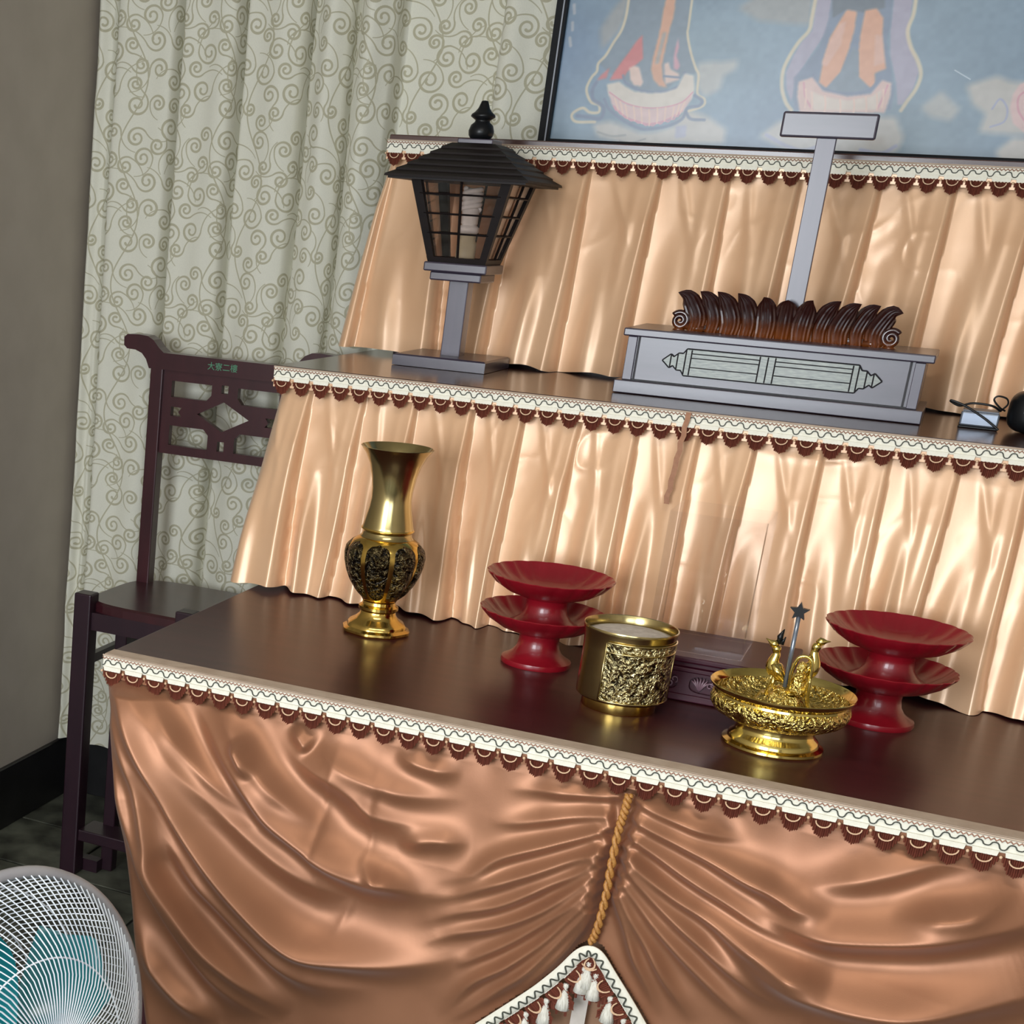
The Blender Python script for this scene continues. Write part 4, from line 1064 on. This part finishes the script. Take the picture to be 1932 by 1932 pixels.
t.part('inner_wall', lathe([(.0940, .0830), (.0900, .0740), (.0800, .0660), (.0600, .0610), (.0300, .0600), (.001, .0600)], 72, gc, cap=False), M_gold_rel, True, label='embossed inner wall')
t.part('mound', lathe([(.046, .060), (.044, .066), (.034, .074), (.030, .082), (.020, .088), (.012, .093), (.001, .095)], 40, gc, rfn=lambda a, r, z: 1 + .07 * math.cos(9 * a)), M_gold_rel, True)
def bird(px, py, z0, ht, face, name, beak_up):
    """standing crane: legs, body, neck, head and beak grown as one chain"""
    fx = face
    P = spline([(px - .014 * fx, py, z0 + ht * .30), (px - .004 * fx, py, z0 + ht * .42), (px + .006 * fx, py, z0 + ht * .58), (px + .004 * fx, py, z0 + ht * .76), (px + .006 * fx, py, z0 + ht * .90)], 22)
    r = np.interp(np.linspace(0, 1, 22), [0, .15, .4, .6, .8, .92, 1], [.001, .010, .013, .0085, .0055, .0072, .0055])
    g = [tube(P, r, 10)]
    hd = np.array([px + .008 * fx, py, z0 + ht * .93])
    g.append(tube([hd + (-.005 * fx, 0, 0), hd, hd + (.005 * fx, 0, .001), hd + (.010 * fx, 0, .002 + beak_up), hd + (.015 * fx, 0, .003 + 2 * beak_up)], [.002, .0068, .0055, .002, .0005], 8))
    for s2 in (-1, 1):
        g.append(tube([(px + .001 * fx, py + s2 * .005, z0 + ht * .46), (px - .001, py + s2 * .006, z0 + ht * .22), (px + .002 * fx, py + s2 * .006, z0)], [.005, .0022, .0025], 6))
        g.append(tube(spline([(px + .006 * fx, py + s2 * .010, z0 + ht * .60), (px - .006 * fx, py + s2 * .013, z0 + ht * .46), (px - .022 * fx, py + s2 * .007, z0 + ht * .24)], 10), np.interp(np.linspace(0, 1, 10), [0, .4, 1], [.003, .007, .0012]), 8))
    return join(*g)
t.part('bird', bird(1.030, .232, T1 + .072, .088, -1, 'bird', .002), M_gold, True, label='left bird, seen from behind')
t.part('bird', bird(1.074, .226, T1 + .072, .105, 1, 'bird', .0), M_gold, True, label='right bird with its beak to the right')
t.part('crest', join(tube([(1.027, .235, T1 + .155), (1.026, .235, T1 + .166), (1.030, .235, T1 + .178)], [.004, .005, .0008], 6), tube([(1.030, .233, T1 + .155), (1.034, .233, T1 + .167)], [.004, .0008], 6)), M_black_gl, True, label='blackened crest')
ar = spline([(1.056, .208, T1 + .088), (1.053, .208, T1 + .120), (1.058, .208, T1 + .143), (1.068, .208, T1 + .148), (1.078, .208, T1 + .142), (1.080, .208, T1 + .120), (1.075, .208, T1 + .088)], 40)
t.part('arch', tube(ar, .0026, 8), M_gold, True)
t.part('arch_figure', join(lathe([(.010, 0), (.011, .006), (.007, .012), (.009, .022), (.006, .034), (.0075, .040), (.005, .047), (.001, .050)], 16, (1.066, .208, T1 + .090), rfn=lambda a, r, z: 1 + .12 * math.cos(5 * a))), M_gold_rel, True)
t.part('stay', tube(spline([(1.020, .205, T1 + .066), (1.024, .204, T1 + .085), (1.027, .205, T1 + .112)], 12), .0022, 6), M_gold, True)
t.part('stay', tube(spline([(1.092, .200, T1 + .066), (1.083, .200, T1 + .085), (1.081, .200, T1 + .118)], 12), [.0045 - .0002 * k for k in range(12)], 6), M_gold, True)
t.part('rod', tube([(1.0475, .2185, T1 + .094), (1.0465, .2185, T1 + .205)], .0034, 10), M_silver, True, label='silver rod')
star = []
for k in range(10):
    a = PI / 2 + k * PI / 5; r = .0145 if k % 2 == 0 else .0068
    star.append((1.0462 + r * math.cos(a), T1 + .212 + r * math.sin(a)))
t.part('star_tip', extr(star, .2145, .2225), M_black_gl, label='black star-shaped tip')

# ------------------------------------------------------------------ carved stand with its clear cover
px0_, px1_, py0_, py1_ = .800, 1.045, .372, .575
t = Thing('carved_stand', 'low dark rosewood stand with pierced carved front, between incense pot and gold bowl', 'stand', ((px0_ + px1_) / 2, (py0_ + py1_) / 2, T1))
t.part('base_rail', box(px0_, px1_, py0_, py1_, T1 + .001, T1 + .013, .002), M_stand)
t.part('back_board', box(px0_ + .008, px1_ - .008, py0_ + .012, py1_ - .006, T1 + .013, T1 + .052), M_stand)
t.part('moulding', box(px0_ + .003, px1_ - .003, py0_ + .002, py1_ - .003, T1 + .050, T1 + .058, .002), M_stand)
t.part('moulding', box(px0_ + .007, px1_ - .007, py0_ + .006, py1_ - .006, T1 + .058, T1 + .066, .002), M_stand)
t.part('top_board', box(px0_, px1_, py0_, py1_, T1 + .066, T1 + .076, .003), M_stand)
zc2, hz = T1 + .0315, .0165
for xa in (.815, .893, .971):
    xb = xa + .062
    ov = [((xa + xb) / 2 + .030 * (abs(math.cos(q)) ** .6) * np.sign(math.cos(q)), zc2 + .0145 * (abs(math.sin(q)) ** .7) * np.sign(math.sin(q))) for q in np.linspace(0, 2 * PI, 28, endpoint=False)]
    pn = t.part('carved_panel', extr([(xa - .008, T1 + .013), (xb + .008, T1 + .013), (xb + .008, T1 + .050), (xa - .008, T1 + .050)], py0_ + .004, py0_ + .012, [ov]), M_stand)
    g = []
    for k, q in enumerate(np.linspace(-1.1, 1.1, 7)):
        cx0 = xa + .018
        g.append(tube(spline([(cx0, py0_ + .008, zc2 - .012), (cx0 + .008 * math.sin(q), py0_ + .006, zc2), (cx0 + .017 * math.sin(q), py0_ + .008, zc2 + .013 * math.cos(q))], 6), [.0006, .0016, .002, .0022, .0016, .0006], 5))
    for k in range(4):
        cx0 = xa + .034 + .007 * k
        a = np.linspace(0, 1.7 * PI, 14); r = .0062 * (1 - a / 9)
        g.append(tube(np.stack([cx0 + r * np.cos(a + k * 1.7), np.full(14, py0_ + .007), zc2 + .004 * math.sin(2.4 * k) + r * np.sin(a + k * 1.7)], 1), .0014, 5))
    t.part('carving', join(*g), M_carving, True, parent=pn)
ax0, ax1, ay0, ay1, az0, az1 = .812, .9645, .405, .545, T1 + .0765, T1 + .305
t = Thing('acrylic_cover', 'clear acrylic box standing on the carved rosewood stand', 'clear box', ((ax0 + ax1) / 2, (ay0 + ay1) / 2, az0))
th = .002
t.part('front_sheet', box(ax0, ax1, ay0, ay0 + th, az0, az1), M_acryl)
t.part('back_sheet', box(ax0, ax1, ay1 - th, ay1, az0, az1), M_acryl)
t.part('side_sheet', box(ax0, ax0 + th, ay0 + th, ay1 - th, az0, az1), M_acryl)
t.part('side_sheet', box(ax1 - th, ax1, ay0 + th, ay1 - th, az0, az1), M_acryl)

# ------------------------------------------------------------------ things at the right end of the middle tier
t = Thing('power_adapter', 'small silver-grey adapter box with a black cable, right of the tablet stand', 'adapter', (1.231, .965, T2))
t.part('case', box(1.2005, 1.262, .935, .995, T2 + .004, T2 + .029, .003), M_silver)
t.part('case_base', box(1.1995, 1.263, .934, .996, T2 + .0005, T2 + .004, .001, 1), M_black_gl)
t.part('case_lid', box(1.2025, 1.260, .937, .993, T2 + .029, T2 + .0315, .001, 1), M_greyp)
t.part('cable', tube(spline([(1.262, .972, T2 + .032), (1.245, .955, T2 + .041), (1.215, .955, T2 + .042), (1.196, .95, T2 + .036), (1.181, .945, T2 + .042), (1.182, .942, T2 + .044), (1.205, .940, T2 + .037), (1.235, .930, T2 + .022), (1.254, .928, T2 + .010), (1.264, .926, T2 + .003)], 60), .0021, 6), M_rubber, True)
t.part('cable_loop', tube(spline([(1.268, .96, T2 + .034), (1.258, .95, T2 + .040), (1.247, .945, T2 + .052), (1.252, .945, T2 + .059), (1.266, .95, T2 + .056), (1.270, .955, T2 + .046), (1.262, .96, T2 + .034)], 40), .0016, 6), M_rubber, True)
sp_, n1, n2 = [], 26, 18
V, F = [], []
for i in range(n2 + 1):
    ph = -PI / 2 + PI * i / n2
    for k in range(n1):
        a = 2 * PI * k / n1
        pw = lambda q, e: np.sign(q) * abs(q) ** e
        V.append((1.326 + .054 * pw(math.cos(ph), .55) * pw(math.cos(a), .7), .955 + .045 * pw(math.cos(ph), .55) * pw(math.sin(a), .7), T2 + .037 + .037 * pw(math.sin(ph), .6)))
for i in range(n2):
    for k in range(n1):
        k2 = (k + 1) % n1; F.append((i * n1 + k, i * n1 + k2, (i + 1) * n1 + k2, (i + 1) * n1 + k))
t = Thing('black_pouch', 'rounded black case at the right end of the middle tier, beside the adapter', 'case', (1.326, .955, T2))
t.part('shell', G(V, F), M_black_gl, True)
t.part('seam', tube([(1.2745 + .001, .945, T2 + .034), (1.30, .9095, T2 + .038), (1.33, .9085, T2 + .041), (1.36, .912, T2 + .040)], .0012, 5), M_greyp, True)

# ------------------------------------------------------------------ high chair behind the altar
t = Thing('altar_chair', 'tall dark rosewood chair with cut-out backrest and footrest, left of the altar', 'chair', (-.49, 1.33, 0))
t.part('leg', box(-.696, -.648, 1.170, 1.218, .0, .775, .004), M_rose2, label='front left leg, its post standing above the seat')
t.part('leg', box(-.410, -.362, 1.170, 1.218, .0, .775, .004), M_rose2, label='front right leg, its post standing above the seat')
for sx, xa, xb in ((-1, -.676, -.640), (1, -.286, -.250)):
    t.part('leg', box(xa, xb, 1.482, 1.520, 0, 1.330, .003), M_rose, label='back leg running up into the backrest post')
sl = []
for q in np.linspace(0, 2 * PI, 40, endpoint=False):
    sl.append((-.47 + .226 * np.sign(math.cos(q)) * abs(math.cos(q)) ** .5, 1.365 + .185 * np.sign(math.sin(q)) * abs(math.sin(q)) ** .5))
n = len(sl)
V = [(x, y, .728) for x, y in sl] + [(x * 1.0, y, .748) for x, y in sl] + [(-.47 + (x + .47) * .96, 1.365 + (y - 1.365) * .96, .753) for x, y in sl]
F = [tuple(range(n))[::-1], tuple(range(2 * n, 3 * n))] + [(r * n + k, r * n + (k + 1) % n, (r + 1) * n + (k + 1) % n, (r + 1) * n + k) for r in range(2) for k in range(n)]
t.part('seat', G(V, F), M_rose)
t.part('apron', box(-.648, -.410, 1.182, 1.206, .682, .728), M_rose2)
t.part('apron', box(-.670, -.646, 1.218, 1.482, .690, .728), M_rose2)
t.part('apron', box(-.284, -.260, 1.218, 1.482, .690, .728), M_rose2)
t.part('stretcher', box(-.668, -.650, 1.218, 1.482, .588, .612), M_rose2)
t.part('stretcher', box(-.640, -.290, 1.494, 1.510, .588, .612), M_rose2)
t.part('side_post', box(-.612, -.578, 1.250, 1.282, 0, .728, .002, 1), M_rose2)
t.part('footrest', box(-.648, -.410, 1.176, 1.262, .100, .132, .003), M_rose2)
t.part('floor_runner', box(-.660, -.606, 1.218, 1.250, 0, .034), M_rose2)
ear = [(-.640, 1.3605), (-.655, 1.372), (-.672, 1.390), (-.690, 1.3985), (-.715, 1.400), (-.748, 1.398), (-.757, 1.390), (-.756, 1.370), (-.747, 1.362), (-.722, 1.361), (-.703, 1.354), (-.690, 1.340), (-.680, 1.318)]
mir = lambda p: (-.926 - p[0], p[1])
cr_ = ear + [(-.643, 1.3185), mir((-.643, 1.3185))] + [mir(p) for p in ear[::-1]]
t.part('crest_rail', extr(cr_[::-1], 1.480, 1.522), M_rose)
H = [[(-.616, 1.292), (-.502, 1.292), (-.502, 1.266), (-.515, 1.251), (-.616, 1.251)], [(-.475, 1.295), (-.456, 1.295), (-.456, 1.274), (-.475, 1.274)],
     [(-.614, 1.226), (-.583, 1.226), (-.592, 1.2145), (-.583, 1.203), (-.614, 1.203)], [(-.614, 1.178), (-.517, 1.178), (-.503, 1.164), (-.503, 1.127), (-.614, 1.127)],
     [(-.475, 1.152), (-.456, 1.152), (-.456, 1.127), (-.475, 1.127)], [(-.4655, 1.253), (-.393, 1.215), (-.4655, 1.177), (-.538, 1.215)]]
mr = lambda h: [(-.931 - x, z) for x, z in h]
H += [mr(H[0]), mr(H[2]), mr(H[3])]
t.part('back_panel', extr([(-.640, 1.104), (-.291, 1.104), (-.291, 1.3195), (-.640, 1.3195)], 1.492, 1.510, H), M_rose)
cu = bpy.data.curves.new('lettering', 'FONT'); cu.body = '大寮二樓'; cu.size = .021; cu.extrude = .0003; cu.align_x = 'CENTER'; cu.align_y = 'CENTER'
tmp = bpy.data.objects.new('lettering', cu); COL.objects.link(tmp)
bpy.context.view_layer.update()
me = bpy.data.meshes.new_from_object(tmp.evaluated_get(bpy.context.evaluated_depsgraph_get()))
bpy.data.objects.remove(tmp); bpy.data.curves.remove(cu)
me.name = 'lettering'; me.materials.clear(); me.materials.append(M_green)
lo = link('lettering', me, t.o)
lo.location = Vector((-.472, 1.4795, 1.3395)) - Vector(t.loc); lo.rotation_euler = (PI / 2, 0, 0)
lo['label'] = 'small green characters on the crest rail'

# ------------------------------------------------------------------ pedestal fan
fc = np.array([.265, -.721, .6690]); az, el, FR = -.31, .15, .235
n0 = np.array([math.cos(az) * math.cos(el), math.sin(az) * math.cos(el), math.sin(el)])
a0 = np.cross([0, 0, 1], n0); a0 /= np.linalg.norm(a0); b0 = np.cross(n0, a0)
def fp(r, a, d): return fc + r * (math.cos(a) * a0 + math.sin(a) * b0) + d * n0
t = Thing('pedestal_fan', 'pedestal fan with white wire cage and teal blades, in front of the altar', 'fan', (fc[0] - .10, fc[1] + .03, 0))
an = np.linspace(0, 2 * PI, 97)[:-1]
t.part('rim', tube([fp(FR, a, 0) for a in an], .0085, 8, closed=True), M_rim, True)
def cage(front, r): # axial depth of the cage at radius r
    u = r / FR
    return (.082 * (1 - u ** 2.6) + .004) if front else -(.010 + .115 * min(1, (1 - u) * 3.2) ** .7)
NW = 108
wires = {}
for nm, front, tw in (('front_wire', True, .55), ('rear_wire', False, -.5)):
    for k in range(NW):
        ph = 2 * PI * k / NW
        rs = np.linspace(.033, FR - .002, 13)
        P = []
        for r in rs:
            u = (r - .033) / (FR - .033)
            tt = tw * (max(0, u - .45) * 1.1 + .12 * u)
            P.append(fp(r, ph + tt, cage(front, r)))
        t.part(nm, tube(P, .00105 if front else .0009, 4, cap=False), M_wire)
for r, front in ((.135, True), (.150, False), (.20, False)):
    t.part('support_ring', tube([fp(r, a, cage(front, r) - (.002 if front else -.002)) for a in an], .0013, 6, closed=True), M_wire, True)
ax_ = lambda prof, n=32: None
def lathe_axis(prof, n=32):
    V = []; m2 = len(prof)
    for r, d in prof:
        for k in range(n): V.append(fp(r, 2 * PI * k / n, d))
    F = [(i * n + k, i * n + (k + 1) % n, (i + 1) * n + (k + 1) % n, (i + 1) * n + k) for i in range(m2 - 1) for k in range(n)]
    F += [tuple(range(n))[::-1], tuple((m2 - 1) * n + k for k in range(n))]
    return G(V, F)
t.part('hub_badge', lathe_axis([(.034, .080), (.036, .086), (.031, .092), (.002, .094)]), M_greyp, 'auto')
t.part('spinner', lathe_axis([(.036, -.055), (.038, -.01), (.032, .02), (.012, .032), (.001, .033)]), M_teal, 'auto')
for k in range(4):
    A0 = 2 * PI * k / 4 + 1.78
    V, nr, na = [], 12, 14
    for s2 in (0, 1):
        for i in range(nr):
            r = .034 + (.198 - .034) * i / (nr - 1); u = i / (nr - 1)
            w2 = .22 + .42 * math.sin(PI * (.12 + .72 * u)); sweep = .35 * u
            for j in range(na):
                q = j / (na - 1) - .5
                edge = 1 - max(0, u - .86) * 1.6 * abs(q) * 2
                V.append(fp(r * edge, A0 + sweep + q * w2 * 1.25, -.02 - q * (.062 + .02 * u) + .012 * (1 - 4 * q * q) * u + (.0016 if s2 else 0)))
    m2 = nr * na; F = []
    for i in range(nr - 1):
        for j in range(na - 1):
            a_ = i * na + j; F.append((a_, a_ + 1, a_ + na + 1, a_ + na)); F.append((m2 + a_, m2 + a_ + na, m2 + a_ + na + 1, m2 + a_ + 1))
    rim_ = [j for j in range(na)] + [i * na + na - 1 for i in range(1, nr)] + [(nr - 1) * na + j for j in range(na - 2, -1, -1)] + [i * na for i in range(nr - 2, 0, -1)]
    for q in range(len(rim_)):
        p1, p2 = rim_[q], rim_[(q + 1) % len(rim_)]; F.append((p2, p1, p1 + m2, p2 + m2))
    t.part('blade', G(V, F), M_teal, 'auto')
t.part('motor_housing', lathe_axis([(.02, -.23), (.055, -.215), (.068, -.17), (.070, -.13), (.045, -.12)]), M_greyp, 'auto')
bp = fc - .17 * n0
t.part('pole', join(tube([bp, (bp[0], bp[1], bp[2] - .06)], .022, 12), tube([(bp[0], bp[1], bp[2] - .06), (bp[0], bp[1], .04)], .014, 12)), M_greyp, True)
t.part('base', lathe([(.17, 0), (.175, .006), (.165, .02), (.06, .034), (.03, .05), (.02, .06)], 40, (bp[0], bp[1], 0)), M_greyp, 'auto')
